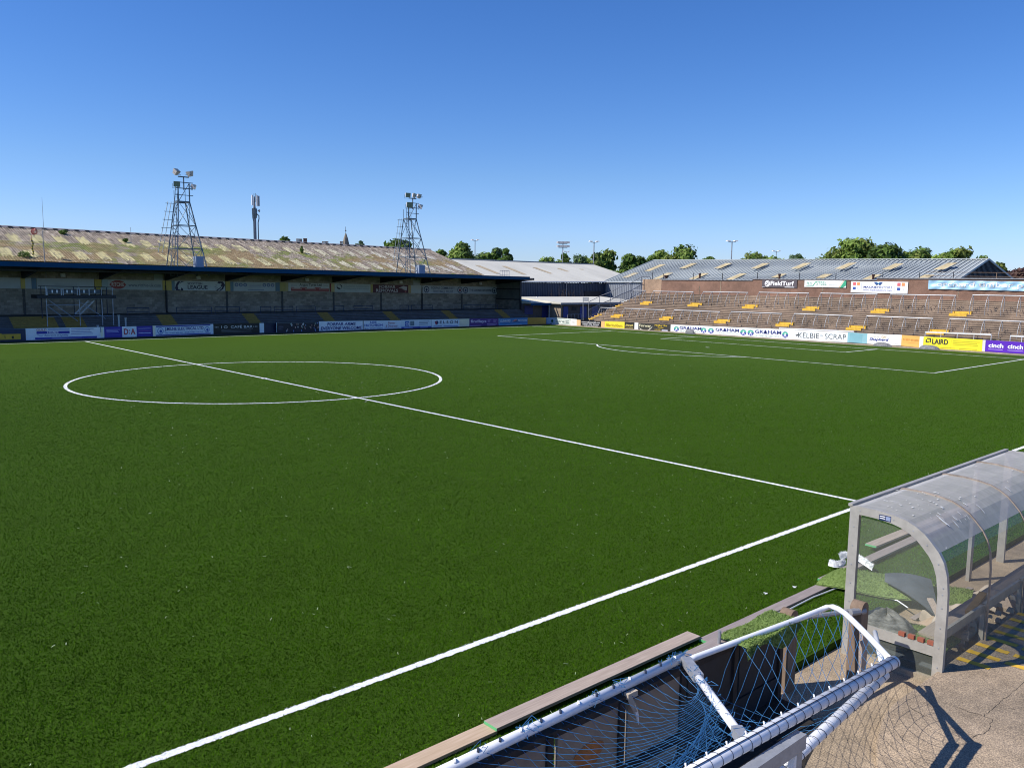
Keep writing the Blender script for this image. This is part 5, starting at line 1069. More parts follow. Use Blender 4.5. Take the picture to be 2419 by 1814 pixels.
# yellow-edged steps at the left end of the terrace, small dark slots in the risers
b = MB()
for k in (0, 1, 2, 3, 8, 9, 10): b.box((XT0+.1+TR*(k-1), yl(k)-.05, ZT+RI*k-.12), (XT0+.16+TR*(k-1), yl(k)-.75, ZT+RI*k+.01))
b.build('yellow_edge', M['yellow'], te)
rnd = random.Random(14); slots = []
for row, y0, y1 in ((3, 24, -19), (14, 22, -18), (1, 26, -18), (12, 22, -18)):
    y = y0
    while y > y1:
        if len(slots) < 98: slots.append((row, y))
        y -= 1.18*(1.45 if row in (1, 12) else 1.25)
for row, y in slots:
    x = XT0+.15+TR*(row-1); z = ZT+RI*row; b = MB(); b.prism([(x-.035, y+.06, z-.15), (x-.035, y-.06, z-.15), (x-.035, y-.035, z+.06), (x-.035, y+.035, z+.06)], (.03, 0, 0)); b.build('rail_socket', M['dark'], te)
# low white rails along the front of the terrace
for k, (a, c, lab) in enumerate([((2186, 784.5), (2342, 790.5), 'long low white rail behind the bright yellow board'), ((2387, 793.5), (2500, 799), 'low white rail behind the purple board at the right edge'), ((1841, 775.5), (2017, 783), 'white timber rail along the top of the long white board and the scrap board')]):
    p, q = onX(*a, 54.7), onX(*c, 54.7); b = MB(); b.beam(p, q, .07, .1); n = 5
    for i in range(n): r_ = p.lerp(q, i/(n-1)); b.tube([r_, V(r_.x, r_.y, .4)], .025, 6)
    tag(b.build('front_rail', M['white'], base=(54.7, (p.y+q.y)/2, 0)), lab, 'rail', 'white rails at the front of the open terrace')
# stair railing at the left end
sr = thing('stair_railing', 'sloping grey-blue handrail with mesh infill at the left end of the open terrace', 'railing', (58, 28, 1))
def sp_(px, py, X): return onX(px, py, X)
pts = [(1377.5, 738, 768, 715), (1397, 728, 757, 706), (1420, 717, 745, 696), (1444, 703, 733, 688), (1467, 692, 718, 676), (1490, 676, 705, 668)]
XS = [55.0, 56.2, 57.4, 58.6, 59.8, 60.9]
base = [V(x, YT0+.12-(28.1-24.9)*(x-55)/6, tz(x)) for x in XS]
for i, p in enumerate(base):
    b = MB(); b.tube([p+V(0, 0, -.1), p+V(0, 0, 1.95)], .035, 6); b.build('post', M['galvdull'], sr)
for h, nme in ((1.95, 'top_rail'), (1.0, 'middle_rail'), (.12, 'bottom_rail')):
    b = MB(); e = base[-1]+V(.9, -.5, h); b.tube([p+V(0, 0, h) for p in base]+([e, e+V(1.0, -.1, -1.2)] if h > 1.5 else [base[-1]+V(.9, -.5, h)]), .04, 6); b.build(nme, M['galvdull'], sr)
b = MB()
for i in range(len(base)-1):
    for j in range(12):
        t = j/12; p = base[i].lerp(base[i+1], t); b.tube([p+V(0, 0, .12), p+V(0, 0, 1.0)], .008, 3, 0, False)
for j in range(1, 9): b.tube([p+V(0, 0, .12+.1*j) for p in base], .008, 3, 0, False)
b.build('mesh_infill', M['galvdull'], sr)
b = MB(); p = onX(1377.5, 702, 54.9); q = onX(1378, 755, 54.9); b.tube([(54.9, q.y, 0), (54.9, p.y, p.z)], .04, 6); b.box((54.88, p.y-.9, p.z-.5), (54.92, p.y-.1, p.z)); tag(b.build('notice_post', M['galv'], base=(54.9, p.y, 0)), 'white post carrying a small grey notice at the foot of the sloping handrail', 'sign')

# ================================================================== MOSSY WAREHOUSE behind the stand
Xg = 51.08; XLm = -30.0
ev = onY(1145, 650, 43.0); rg = onX(1017.6, 591, Xg); rl0 = onY(0, 536, rg.y)
def rz(x): return rg.z+(rl0.z-rg.z)*(x-Xg)/(rl0.x-Xg)
dz_ = rg.z-ev.z; RY = rg.y
def mp(x, t, off=0): return V(x, 43.0+(RY-43.0)*t, rz(x)-dz_*(1-t)+off)      # t 0 eave .. 1 ridge
mw = thing('mossy_warehouse', 'long warehouse with moss-covered corrugated roof behind the covered stand', 'building', (10, 55, -.35))
b = MB(); b.grid(lambda u, v: mp(XLm+(Xg-XLm)*u, v), 30, 6)
b.grid(lambda u, v: V(XLm+(Xg-XLm)*u, RY+(RY-43)*v, rz(XLm+(Xg-XLm)*u)-dz_*v), 30, 3); b.build('roof', M['mossy'], mw)
b = MB(); b.prism([(Xg-.25, 43.2, -.35), (Xg-.25, 2*RY-43.2, -.35), (Xg-.25, 2*RY-43.2, ev.z-.05), (Xg-.25, RY, rg.z-.1), (Xg-.25, 43.2, ev.z-.05)], (-.3, 0, 0)); b.box((XLm, 43.2, -.35), (Xg-.55, 43.5, 5.9)); b.build('wall', M['greyclad'], mw)
rnd = random.Random(6)
for r_, (t0, t1) in enumerate(((.55, .76), (.1, .32))):
    for i in range(37):
        x = -25.6+2.03*i+ (.3 if r_ else 0); 
        if x < -12 and False: continue
        if x > Xg-1.2: continue
        w = 1.0; a = t0+rnd.uniform(-.02, .02); c = t1+rnd.uniform(-.02, .02)
        if x < -6: continue
        jj = [(rnd.uniform(-.035, .035), rnd.uniform(-.035, .035)) for _ in range(7)]; b = MB()
        for q_ in range(7): u0, u1 = q_/7, (q_+.86)/7; b.face([mp(x+w*u0, a+jj[q_][0], .035), mp(x+w*u1, a+jj[q_][0], .035), mp(x+w*u1, c+jj[q_][1], .035), mp(x+w*u0, c+jj[q_][1], .035)])
        b.build('rooflight', M['rooflight'], mw)
b = MB()
b.prism([mp(XLm, .985, .03), V(XLm, RY, rz(XLm)+.16), V(XLm, RY+.2, rz(XLm)+.03)], V(Xg-XLm, 0, rg.z-rz(XLm))); b.build('ridge_cap', mat('ridge_cement', (.42, .35, .31), .9, var=.2, scale=1.5), mw)
k = 0
for i in range(58):
    x = -7.4+1.0*i
    if x > Xg-1: break
    b = MB(); z = rz(x); b.box((x, RY-.22, z+.02), (x+.4, RY-.06, z+.1)); b.build('ridge_vent', M['dark'], mw)
# shrubs rooted in the moss
def leafblob(c, r, n, size, mats, seed, squash=.7):
    rr = np.random.default_rng(seed); v = rr.normal(size=(n, 3)); v /= np.linalg.norm(v, axis=1)[:, None]; v *= (rr.random(n)**.4)[:, None]*r; v[:, 2] *= squash
    b = MB()
    for p in v:
        p = Vector(p)+Vector(c); a = Vector(rr.normal(size=3)).normalized(); d = a.orthogonal().normalized(); e = a.cross(d); s = size*rr.uniform(.6, 1.3)
        b.face([p-d*s, p-e*s*.5, p+d*s, p+e*s*.5], int(rr.integers(len(mats))))
    return b
for k_, n_, c_ in (('leafA', 'leaf_mid', (.15, .24, .045)), ('leafB', 'leaf_light', (.25, .35, .075)), ('leafC', 'leaf_dark', (.075, .125, .032)), ('leafD', 'leaf_olive', (.21, .25, .06)), ('leafE', 'leaf_bluegreen', (.14, .21, .11)), ('beechA', 'copper_leaf', (.07, .036, .036)), ('beechB', 'copper_leaf_light', (.15, .085, .065))): M[k_] = leafmat(n_, c_)
nrm = (mp(0, 1)-mp(0, 0)).cross(V(1, 0, 0)); p0 = mp(0, 0)
for k, (px, py, r, lab) in enumerate([(57, 606, .55, 'dark green shrub growing low on the mossy roof at the far left'), (148, 552, .4, 'flat dark shrub near the mossy roof ridge left of the first pylon'), (296, 571, .28, 'round dark shrub high on the mossy roof left of the first pylon'), (712, 593, .2, 'small dark upright weed on the mossy roof between the pylons')]):
    c = onP(px, py, p0, nrm); b = leafblob(c+V(0, -.1, .15), r, 260, .09, [M['leafC'], M['leafA']], 50+k, .6 if k != 3 else 2.2)
    tag(b.build('shrub', [M['leafC'], M['leafA']], base=c), lab, 'shrub', 'shrubs growing on the mossy roof')
# striped flue pipe with red wind ball, whip aerial
c = onP(78, 603, p0, nrm); b = MB(); t = thing('striped_flue', 'yellow and black striped pipe with a red cage on the mossy roof', 'flue', c)
for i in range(12): s = MB(); s.tube([c+V(.05*sin(i), 0, .12*i), c+V(.05*sin(i), 0, .12*i+.12)], .07, 8); s.build('band', paint('d9c23a') if i % 2 else M['dark'], t)
s = MB(); s.tube([c+V(-.05, 0, 1.42), c+V(.0, 0, 1.8), c+V(.15, 0, 2.1)], .02, 6)
for i in range(8): a = i*pi/8; s.tube([c+V(.2, 0, 2.1)+V(cos(a)*.24*cos(q_*pi/8), sin(a)*.24*cos(q_*pi/8), .26*sin(q_*pi/8)) for q_ in range(17)], .022, 4)
s.build('red_cage', paint('b5443c'), t)
c = onY(107, 617, 42); t = onY(99, 467, 42); b = MB(); b.tube([V(c.x, 42, 5), V(c.x-.1, 42, c.z+2.6), V((c.x+t.x)/2, 42, (c.z+t.z)/2), V(t.x, 42, t.z)], [.045, .035, .022, .01], 5)
tag(b.build('whip_aerial', M['galvdull'], base=(c.x, 42, 5)), 'tall thin whip aerial rising above the stand roof at the far left', 'aerial')
c = onP(310, 575, p0, nrm); b = MB(); b.tube([c, c+V(0, 0, 1.6)], .02, 4); tag(b.build('roof_rod', M['galvdull'], base=c), 'faint thin rod on the mossy roof ridge left of the first pylon', 'rod')

# ================================================================== WHITE-ROOFED SHED and GREY-ROOFED SHED
YS = 46.0
we_l, we_r = onY(1150, 664, YS), onY(1432, 665.3, YS)
RYW = 57.0; wr_l, wr_r = onY(1060, 612, RYW), onY(1478, 627.8, RYW)
ws_ = thing('white_roofed_shed', 'blue-clad industrial shed with a pale white metal roof', 'building', (65, 51, -.35))
XA, XB = Xg+.1, we_r.x
def wl(p, q, x): return p.z+(q.z-p.z)*(x-p.x)/(q.x-p.x)
b = MB(); b.face([(XA, YS-.3, wl(we_l, we_r, XA)), (XB+9, YS-.3, wl(we_l, we_r, XB+9)), (XB+9, RYW, wl(wr_l, wr_r, XB+9)), (XA, RYW, wl(wr_l, wr_r, XA))]); b.face([(XA, RYW, wl(wr_l, wr_r, XA)), (XB+9, RYW, wl(wr_l, wr_r, XB+9)), (XB+9, 2*RYW-YS, 5.4), (XA, 2*RYW-YS, 5.4)])
b.build('roof', M['cream'], ws_)
b = MB(); b.beam((XA, YS-.34, wl(we_l, we_r, XA)-.06), (XB, YS-.34, wl(we_l, we_r, XB)-.06), .12, .14); b.build('gutter', M['white'], ws_)
b = MB(); b.beam((XA, RYW, wl(wr_l, wr_r, XA)+.05), (XB+9, RYW, wl(wr_l, wr_r, XB+9)+.05), .3, .14); b.build('ridge_cap', M['galvdull'], ws_)
b = MB(); b.box((XA, YS, -.35), (XB, YS+.2, we_l.z-.1))
x = XA
while x < XB: b.box((x, YS-.05, 1.9), (x+.09, YS, 5.35)); x += .34
b.build('wall', M['blueclad'], ws_)
b = MB(); x = onY(1336.5, 700, YS).x; b.box((x-.07, YS-.15, 1.0), (x+.07, YS-.05, 5.3)); b.build('downpipe', M['galvdull'], ws_)
b = MB(); p, q = onY(1380, 688, YS), onY(1418, 703, YS); b.box((p.x, YS-.07, q.z), (q.x, YS-.055, p.z)); b.build('louvre', M['dark'], ws_)
nw = (V(XA, RYW, wl(wr_l, wr_r, XA))-V(XA, YS-.3, wl(we_l, we_r, XA))).cross(V(1, 0, 0))
pw = V(XA, YS-.3, wl(we_l, we_r, XA))
for (a, c) in (((1127, 627), (1177, 647)), ((1262, 632), (1316, 652)), ((1319, 634), (1375, 654)), ((1372, 636), (1424, 655)), ((1434, 638), (1462, 648)), ((1190, 629), (1240, 649))):
    P, Q = onP(*a, pw, nw), onP(*c, pw, nw); b = MB(); w_ = .42; b.face([P+V(-w_, 0, .03), P+V(w_, 0, .03), Q+V(w_, 0, .03), Q+V(-w_, 0, .03)]); b.build('rooflight', M['tanlight2'], ws_)
# small guard cage on the stand roof edge
p, q = onY(1181, 650, 38.5), onY(1203, 640, 38.5); b = MB(); 
for i in range(5): x = p.x+(q.x-p.x)*i/4; b.tube([(x, 38.5, p.z-.4), (x, 38.5, q.z)], .025, 5)
for z in (q.z, p.z): b.tube([(p.x, 38.5, z), (q.x, 38.5, z)], .025, 5)
tag(b.build('guard_cage', M['galv'], base=(p.x, 38.5, p.z)), 'small metal guard cage on the covered stand roof near its right end', 'guard rail')

gs = thing('grey_roofed_shed', 'long shed with a ribbed grey metal roof behind the open terrace', 'building', (82, 18, -.35))
XGe, XGr = 77.8, 85.0
g_rl, g_rr = onX(1546, 615.5, XGr), onX(2334, 613.3, XGr); g_el, g_er = onX(1428, 665, XGe), onX(2264, 660.5, XGe); g_br = onX(2392, 660, XGr*2-XGe); g_bl = V(2*XGr-XGe, g_rl.y+1, g_el.z)
b = MB(); b.face([g_el, g_er, g_rr, g_rl]); b.face([g_rl, g_rr, g_br, g_bl]); b.build('roof', M['greyroof'], gs)
nG = (g_er-g_el).cross(g_rl-g_el).normalized(); nG = nG if nG.z > 0 else -nG
b = MB(); n = 88
for i in range(n+1):
    t = i/n; P, Q = g_el.lerp(g_er, t), g_rl.lerp(g_rr, t); b.beam(P+nG*.035, Q+nG*.035, .11, .07, 0, nG)
b.build('roof_rib', M['greyrib'], gs)['kind'] = 'stuff'
b = MB(); b.beam(g_rl+V(0, 0, .08), g_rr+V(0, 0, .08), .4, .1); b.build('ridge_cap', M['greyrib'], gs)
b = MB(); b.beam(g_el+V(-.1, 0, -.08), g_er+V(-.1, 0, -.08), .16, .2); b.build('gutter', M['fade'], gs)
b = MB(); b.beam(g_er+V(0, -.06, .0), g_rr+V(0, -.06, .04), .14, .22); b.beam(g_rr+V(0, -.06, .04), g_br+V(0, -.06, 0), .14, .22); b.beam(g_el+V(0, .06, .0), g_rl+V(0, .06, .04), .14, .22); b.build('verge', M['greyrib'], gs)
b = MB(); b.prism([(XGe+.1, g_er.y+.05, -.35), (2*XGr-XGe-.1, g_br.y+.05, -.35), (2*XGr-XGe-.1, g_br.y+.05, g_br.z-.05), (XGr, g_rr.y+.05, g_rr.z-.08), (XGe+.1, g_er.y+.05, g_er.z-.05)], (0, .2, 0))
for i in range(44):
    t = (i+.5)/44; x = XGe+.2+(2*XGr-2*XGe-.4)*t; zt = (g_er.z+(g_rr.z-g_er.z)*min(1, 2*t)) if t < .5 else (g_rr.z+(g_br.z-g_rr.z)*(2*t-1)); y = g_er.y+(g_br.y-g_er.y)*t; b.box((x-.06, y-.0, 4), (x+.06, y+.06, zt-.12))
b.build('gable', M['navy'] if False else mat('dark_gable_cladding', (.035, .045, .06), .55, var=.2, scale=.6), gs)
b = MB(); b.box((XGe+.1, g_er.y+.3, -.35), (XGe+.3, g_el.y, g_el.z-.12)); y = g_er.y+.3
while y < g_el.y: b.box((XGe+.05, y, -.3), (XGe+.1, y+.1, g_el.z-.15)); y += .36
b.build('wall', M['greyclad'], gs)
pg = g_el
for (a, c) in (((1533, 642.5), (1563, 624)), ((1609, 634), (1643, 623.5)), ((1693, 634), (1724, 623)), ((1780, 635), (1812, 623)), ((1876, 635.5), (1909, 622.5)), ((1981, 636), (2015, 622)), ((2092, 637), (2127, 624)), ((2217, 638), (2250, 622)),
               ((1475, 656.5), (1504, 646)), ((1549, 660), (1583, 645.5)), ((1634, 660), (1668, 646.5)), ((1721, 661), (1758, 647.5)), ((1828, 656), (1852, 648.5)), ((1934, 657), (1960, 649)), ((2046, 661), (2073, 650)), ((2174, 658), (2200, 651))):
    P, Q = onP(*a, pg, nG), onP(*c, pg, nG); d = (Q-P); uy = V(0, 1, 0); along = (g_rl-g_el).normalized(); ln = d.dot(along); w_ = .55
    M0 = (P+Q)/2; b = MB(); b.face([M0-along*abs(ln)*.5-uy*w_+nG*.055, M0+along*abs(ln)*.5-uy*w_+nG*.055, M0+along*abs(ln)*.5+uy*w_+nG*.055, M0-along*abs(ln)*.5+uy*w_+nG*.055]); b.build('rooflight', M['tanlight'], gs)
for k, (px, y0, y1, lab) in enumerate([(1573.5, 656, 650.5, 'squat black roof vent on the grey roof nearest its left end'), (1653, 657, 646, 'thin dark flue on the grey roof behind the blank length of wall'), (1841, 660, 647, 'thin dark flue on the grey roof above the dark grey wall sign'), (2062.5, 661, 648, 'thin dark flue on the grey roof above the large white wall sign')]):
    P = onP(px, y1+ (y0-y1), pg, nG); zt = onX(px, y1, P.x).z; b = MB(); r = .13 if k else .24; b.tube([P-V(0, 0, .3), V(P.x, P.y, zt-.2)], r, 10); b.tube([V(P.x, P.y, zt-.2), V(P.x, P.y, zt)], r*1.35, 10)
    tag(b.build('roof_flue', M['rust'], base=P), lab, 'flue', 'flues on the grey roof')

# ================================================================== LOW CLUB HUTS in the corner
h1 = thing('refreshment_hut', 'low harled hut with blue doors and white flat roof in the corner', 'hut', (60, 38, 0))
ca = onX(1324.5, 750, 57.2); cl_ = onX(1298.4, 749, 57.2)
def hz(px, py, X=57.2): return onX(px, py, X).z
ztop = hz(1324.5, 718)
b = MB(); b.box((57.2, ca.y, -.012), (57.4, cl_.y+.3, ztop)); b.build('side_wall', M['render'], h1)
b = MB(); b.box((57.4, ca.y, -.012), (72, ca.y+.2, ztop)); b.build('front_wall', M['render_dark'], h1)
b = MB(); b.hexa([(56.7, ca.y-.5, ztop), (74, ca.y-.5, ztop), (74, cl_.y+6, ztop), (56.7, cl_.y+6, ztop), (56.7, ca.y-.5, ztop+.16), (74, ca.y-.5, ztop+.16), (74, cl_.y+6, ztop+.75), (56.7, cl_.y+6, ztop+.75)]); b.build('roof', M['cream'], h1)
b = MB(); b.box((56.65, ca.y-.56, ztop-.1), (74, ca.y-.5, ztop+.16)); b.build('fascia', M['galvdull'], h1)
for a, c in (((1331, 724), (1341.5, 750)), ((1370, 724), (1385, 751)), ((1398, 724), (1412, 751))):
    p, q = onY(*a, ca.y), onY(*c, ca.y); b = MB(); b.box((p.x, ca.y-.04, max(0, q.z)), (q.x, ca.y, p.z)); d_ = b.build('door', paint('28408c'), h1)
p, q = onY(1351, 725, ca.y), onY(1361, 733, ca.y); b = MB(); b.box((p.x, ca.y-.05, q.z), (q.x, ca.y, p.z)); b.build('vent', M['dark'], h1)
b = MB(); p = onX(1297.5, 750, 56.8); b.box((56.75, p.y-.06, -.012), (56.88, p.y+.06, ztop)); b.build('post', M['fade'], h1)
h2 = thing('refreshment_hut', 'dark blue fronted hut in the shade beside the end of the covered stand', 'hut', (54, 41, 0))
yb = cl_.y+.35
b = MB(); b.box((53.0, yb, -.012), (57.15, yb+.2, ztop)); b.build('front_wall', M['render_dark'], h2)
p, q = onY(1231, 722, yb), onY(1258, 743, yb); b = MB(); b.box((max(53.05, p.x), yb-.05, q.z), (q.x, yb, p.z)); b.build('shutter', paint('26346e'), h2)
p, q = onY(1280, 722, yb), onY(1296, 750, yb); b = MB(); b.box((p.x, yb-.05, 0), (q.x, yb, p.z)); b.build('door', paint('222c66'), h2)
b = MB(); b.hexa([(53.0, yb-1.2, ztop), (56.65, yb-.8, ztop-.1), (56.65, yb+4, ztop-.1), (53.0, yb+4, ztop), (53.0, yb-1.2, ztop+.25), (56.65, yb-.8, ztop+.05), (56.65, yb+4, ztop+.5), (53.0, yb+4, ztop+.6)]); b.build('roof', M['cream'], h2)
b = MB(); b.box((53.0, yb-1.26, ztop-.2), (56.6, yb-1.2, ztop+.1)); b.build('fascia', M['bluemetal'], h2)
# small railing before the huts, post on the roof
b = MB(); p, q = onY(1341, 743, 34.6), onY(1374, 744, 34.6)
for i in range(5): x = p.x+(q.x-p.x)*i/4; b.tube([(x, 34.6, 0), (x, 34.6, p.z)], .03, 5)
b.tube([(p.x, 34.6, p.z), (q.x, 34.6, p.z)], .03, 5); tag(b.build('hand_rail', M['galv'], base=(p.x, 34.6, 0)), 'short grey railing in front of the hut with blue doors', 'railing')
p = onY(1268.5, 706, 42); q = onY(1268.5, 701, 42); b = MB(); b.tube([(p.x, 42, ztop+.3), (p.x, 42, q.z)], .12, 8); tag(b.build('vent_pipe', M['white'], base=(p.x, 42, ztop)), 'short white vent pipe on the hut roof', 'vent')
# dead branches lying on the hut roof
b = MB(); rnd = random.Random(19)
for k in range(26):
    px = rnd.choice([1300, 1325, 1330, 1345, 1350, 1372]); p = onY(px+rnd.uniform(-5, 5), 705, 43.5); b.tube([p, p+V(rnd.uniform(-.5, .5), 0, rnd.uniform(.2, 1.3)), p+V(rnd.uniform(-.9, .9), 0, rnd.uniform(.4, 1.8))], [.03, .02, .01], 4)
tag(b.build('bare_shrub', M['trunk'], base=onY(1335, 705, 43.5)), 'bare grey twigs standing behind the hut roof against the blue wall', 'shrub')

# ================================================================== FLOODLIGHT PYLONS
def pylon(cx, label, grp='floodlight pylons on the stand'):
    cy = 40.9; z0, zp, zt = 5.3, 12.33, 14.75; a0, a1 = 1.52, .53
    t = thing('floodlight_pylon', label, 'floodlight', (cx, cy, z0), grp)
    def leg(sx, sy, z):
        k = (z-z0)/(zp-z0); a = a0+(a1-a0)*k; return V(cx+sx*a, cy-.0+sy*a+.75*k-.2, z)
    cs = [(-1, -1), (1, -1), (1, 1), (-1, 1)]
    for sx, sy in cs:
        b = MB(); b.beam(leg(sx, sy, z0), leg(sx, sy, zp), .085, .085); b.build('leg', M['towersteel'], t)
    lv = [7.9, 10.1]
    for z in lv+[zp]:
        b = MB()
        for i in range(4): b.beam(leg(*cs[i], z), leg(*cs[(i+1) % 4], z), .07 if z < zp else .12, .07 if z < zp else .14)
        b.build('ring_beam', M['towersteel'], t)
    for za, zb in ((5.4, 7.9), (7.9, 10.1), (10.1, zp)):
        for i in range(4):
            b = MB(); p, q = cs[i], cs[(i+1) % 4]; b.beam(leg(*p, za), leg(*q, zb), .04, .04)
            if i in (0, 1, 3): b.beam(leg(*q, za), leg(*p, zb), .04, .04)
            b.build('brace', M['towersteel'], t)
    # head frame
    hy = cy+.55-a1; hx = cx
    b = MB()
    for x in (cx-a1, cx+a1): b.beam((x, hy, zp), (x, hy, zp+1.75), .09, .09)
    b.beam((cx-a1, hy, zp), (cx+a1, hy, zp+1.75), .05, .05); b.beam((cx-a1-.3, hy-.01, zp+.62), (cx+a1+.35, hy-.01, zp+.62), .06, .06); b.beam((cx-a1-.2, hy-.02, zp+1.25), (cx+a1+.35, hy-.02, zp+1.25), .08, .08); b.beam((cx-a1-.2, hy-.02, zp+1.8), (cx+a1+.35, hy-.02, zp+1.8), .07, .07)
    b.beam((cx+.02, hy, zp+1.1), (cx+.02, hy, zt-.1), .09, .09); b.beam((cx-.5, hy, zt-.1), (cx+.52, hy, zt-.1), .1, .1); b.build('head_frame', M['towersteel'], t)
    for q in cs[2:]:
        b = MB(); p = leg(*q, zp); b.beam(p, p+V(0, 0, 1.1), .04, .04); b.build('guard_post', M['towersteel'], t)
    # ladder with hoops on the left
    b = MB(); l0, l1 = V(cx-a0-.75, cy+.35, z0+2.2), V(cx-a1-.45, cy+1.1, zp)
    for o_ in (-.2, .2): b.beam(l0+V(o_, 0, 0), l1+V(o_*.8, 0, 0), .04, .04)
    for i in range(7): c = l0.lerp(l1, i/6.2); b.beam(c+V(-.34, 0, 0), c+V(.55, -.1, 0), .04, .04)
    b.build('ladder', M['towersteel'], t)
    b = MB(); l0, l1 = leg(-1, -1, z0)+V(-.35, .3, 0), V(cx-a1-.05, cy+.2, zp+1.4)
    for o_ in (-.16, .16): b.beam(l0+V(o_, 0, 0), l1+V(o_*.7, 0, 0), .045, .045)
    for i in range(26): c = l0.lerp(l1, i/25); b.beam(c+V(-.15, 0, 0), c+V(.15, 0, 0), .025, .025)
    b.build('ladder', M['towersteel'], t)
    return t, (cx, hy, zp, zt)
def lamp(t, c, yaw, tilt, big=1.0, name='lamp'):
    R_ = Matrix.Rotation(yaw, 4, 'Z') @ Matrix.Rotation(tilt, 4, 'X'); c = Vector(c)
    f = lambda x, y, z: c + R_ @ V(x*big, y*big, z*big)
    b = MB(); b.hexa([f(-.22, -.2, -.19), f(.22, -.2, -.19), f(.13, .17, -.13), f(-.13, .17, -.13), f(-.22, -.2, .19), f(.22, -.2, .19), f(.13, .17, .13), f(-.13, .17, .13)])
    o = b.build(name, M['lampback'], t)
    b = MB(); b.hexa([f(-.21, -.22, -.18), f(.21, -.22, -.18), f(.21, -.2, -.18), f(-.21, -.2, -.18), f(-.21, -.22, .18), f(.21, -.22, .18), f(.21, -.2, .18), f(-.21, -.2, .18)]); b.build('glass', M['lens'], o)
    b = MB(); b.tube([f(-.25, 0, 0), f(-.25, 0, -.3), f(.25, 0, -.3), f(.25, 0, 0)], .018, 5); b.build('yoke', M['towersteel'], o)
t, (cx, hy, zp, zt) = pylon(11.75, 'steel lattice floodlight pylon, the left and nearer of the two on the stand')
lamp(t, (cx-.72, hy-.1, zt+.25), rad(30), rad(-50), 1.25); lamp(t, (cx+.62, hy-.1, zt+.2), rad(-70), rad(-72), 1.25); lamp(t, (cx-.72, hy-.1, zp+1.62), rad(-10), rad(12), 1.35); lamp(t, (cx+.85, hy-.1, zp+1.5), rad(62), rad(18), 1.2)
t, (cx, hy, zp, zt) = pylon(38.25, 'steel lattice floodlight pylon, the right one of the two on the stand')
lamp(t, (cx-.78, hy-.1, zt+.25), rad(-15), rad(12), 1.35); lamp(t, (cx+.15, hy-.1, zt+.2), rad(70), rad(-72), 1.2); lamp(t, (cx+.85, hy-.1, zt+.18), rad(75), rad(-78), 1.2); lamp(t, (cx-.6, hy-.1, zp+1.6), rad(-15), rad(12), 1.55); lamp(t, (cx+1.0, hy-.1, zp+1.5), rad(58), rad(22), 1.3)
for px0, px1, y0, lab in ((460, 481, 605.5, 'pale blue-grey cabinet on the stand roof at the foot of the left pylon'), (988, 1004, 626, 'pale blue-grey cabinet on the stand roof at the foot of the right pylon')):
    p, q = onY(px0, y0, 39.0), onY(px1, y0, 39.0); b = MB(); b.box((p.x+.08, 39, 5.6), (q.x, 39.6, p.z)); b.box((p.x+.12, 38.96, 5.7), (q.x-.04, 39, p.z-.05)); tag(b.build('roof_cabinet', mat('cabinet_blue_grey', (.3, .36, .45), .5, var=.06), base=(p.x, 39, 5.6)), lab, 'cabinet', 'cabinets on the stand roof')

# mobile phone mast
c = far(603, 575, 125); s_ = 125/FX*1.22
t = thing('phone_mast', 'grey mobile phone mast with white panel antennas behind the mossy roof', 'mast', (c.x, c.y, -.35))
zz = lambda py: far(603, py, 125).z
b = MB(); b.tube([(c.x, c.y, -.35), (c.x, c.y, zz(505)), (c.x, c.y, zz(465))], [.24, .2, .1], 12); b.build('pole', mat('mast_grey', (.2, .22, .27), .5, .3, var=.1), t)
for dx, h0, h1 in ((-.42, 486, 462), (.28, 487, 462), (.52, 487, 463)):
    b = MB(); b.box((c.x+dx-.11, c.y-.35, zz(h0)), (c.x+dx+.11, c.y-.2, zz(h1))); b.build('panel_antenna', M['white'] if dx < .4 else M['galvdull'], t)
for dx, h1 in ((-.12, 458), (.12, 457), (.3, 460)): b = MB(); b.tube([(c.x+dx, c.y-.2, zz(478)), (c.x+dx, c.y-.2, zz(h1))], .035, 5); b.build('rod', M['towersteel'], t)
b = MB(); b.tube([(c.x-.15, c.y-.3, zz(492)), (c.x-.45, c.y-.3, zz(494)), (c.x-.42, c.y-.3, zz(515)), (c.x-.3, c.y-.3, zz(524)), (c.x-.3, c.y-.3, zz(575))], .07, 6); b.tube([(c.x+.2, c.y-.3, zz(506)), (c.x+.5, c.y-.3, zz(510)), (c.x+.5, c.y-.3, zz(517)), (c.x+.36, c.y-.3, zz(526)), (c.x+.36, c.y-.3, zz(575))], .07, 6); b.build('cable', M['towersteel'], t)
b = MB(); b.tube([(c.x+.35, c.y-.3, zz(498)), (c.x+.62, c.y-.35, zz(498))], [.08, .2], 10); b.build('dish', M['galv'], t)
b = MB(); b.lathe((c.x, c.y, zz(500)), [(.3, -.9), (.36, -.3), (.36, .35), (.2, .5)], 10); b.build('collar', M['towersteel'], t)

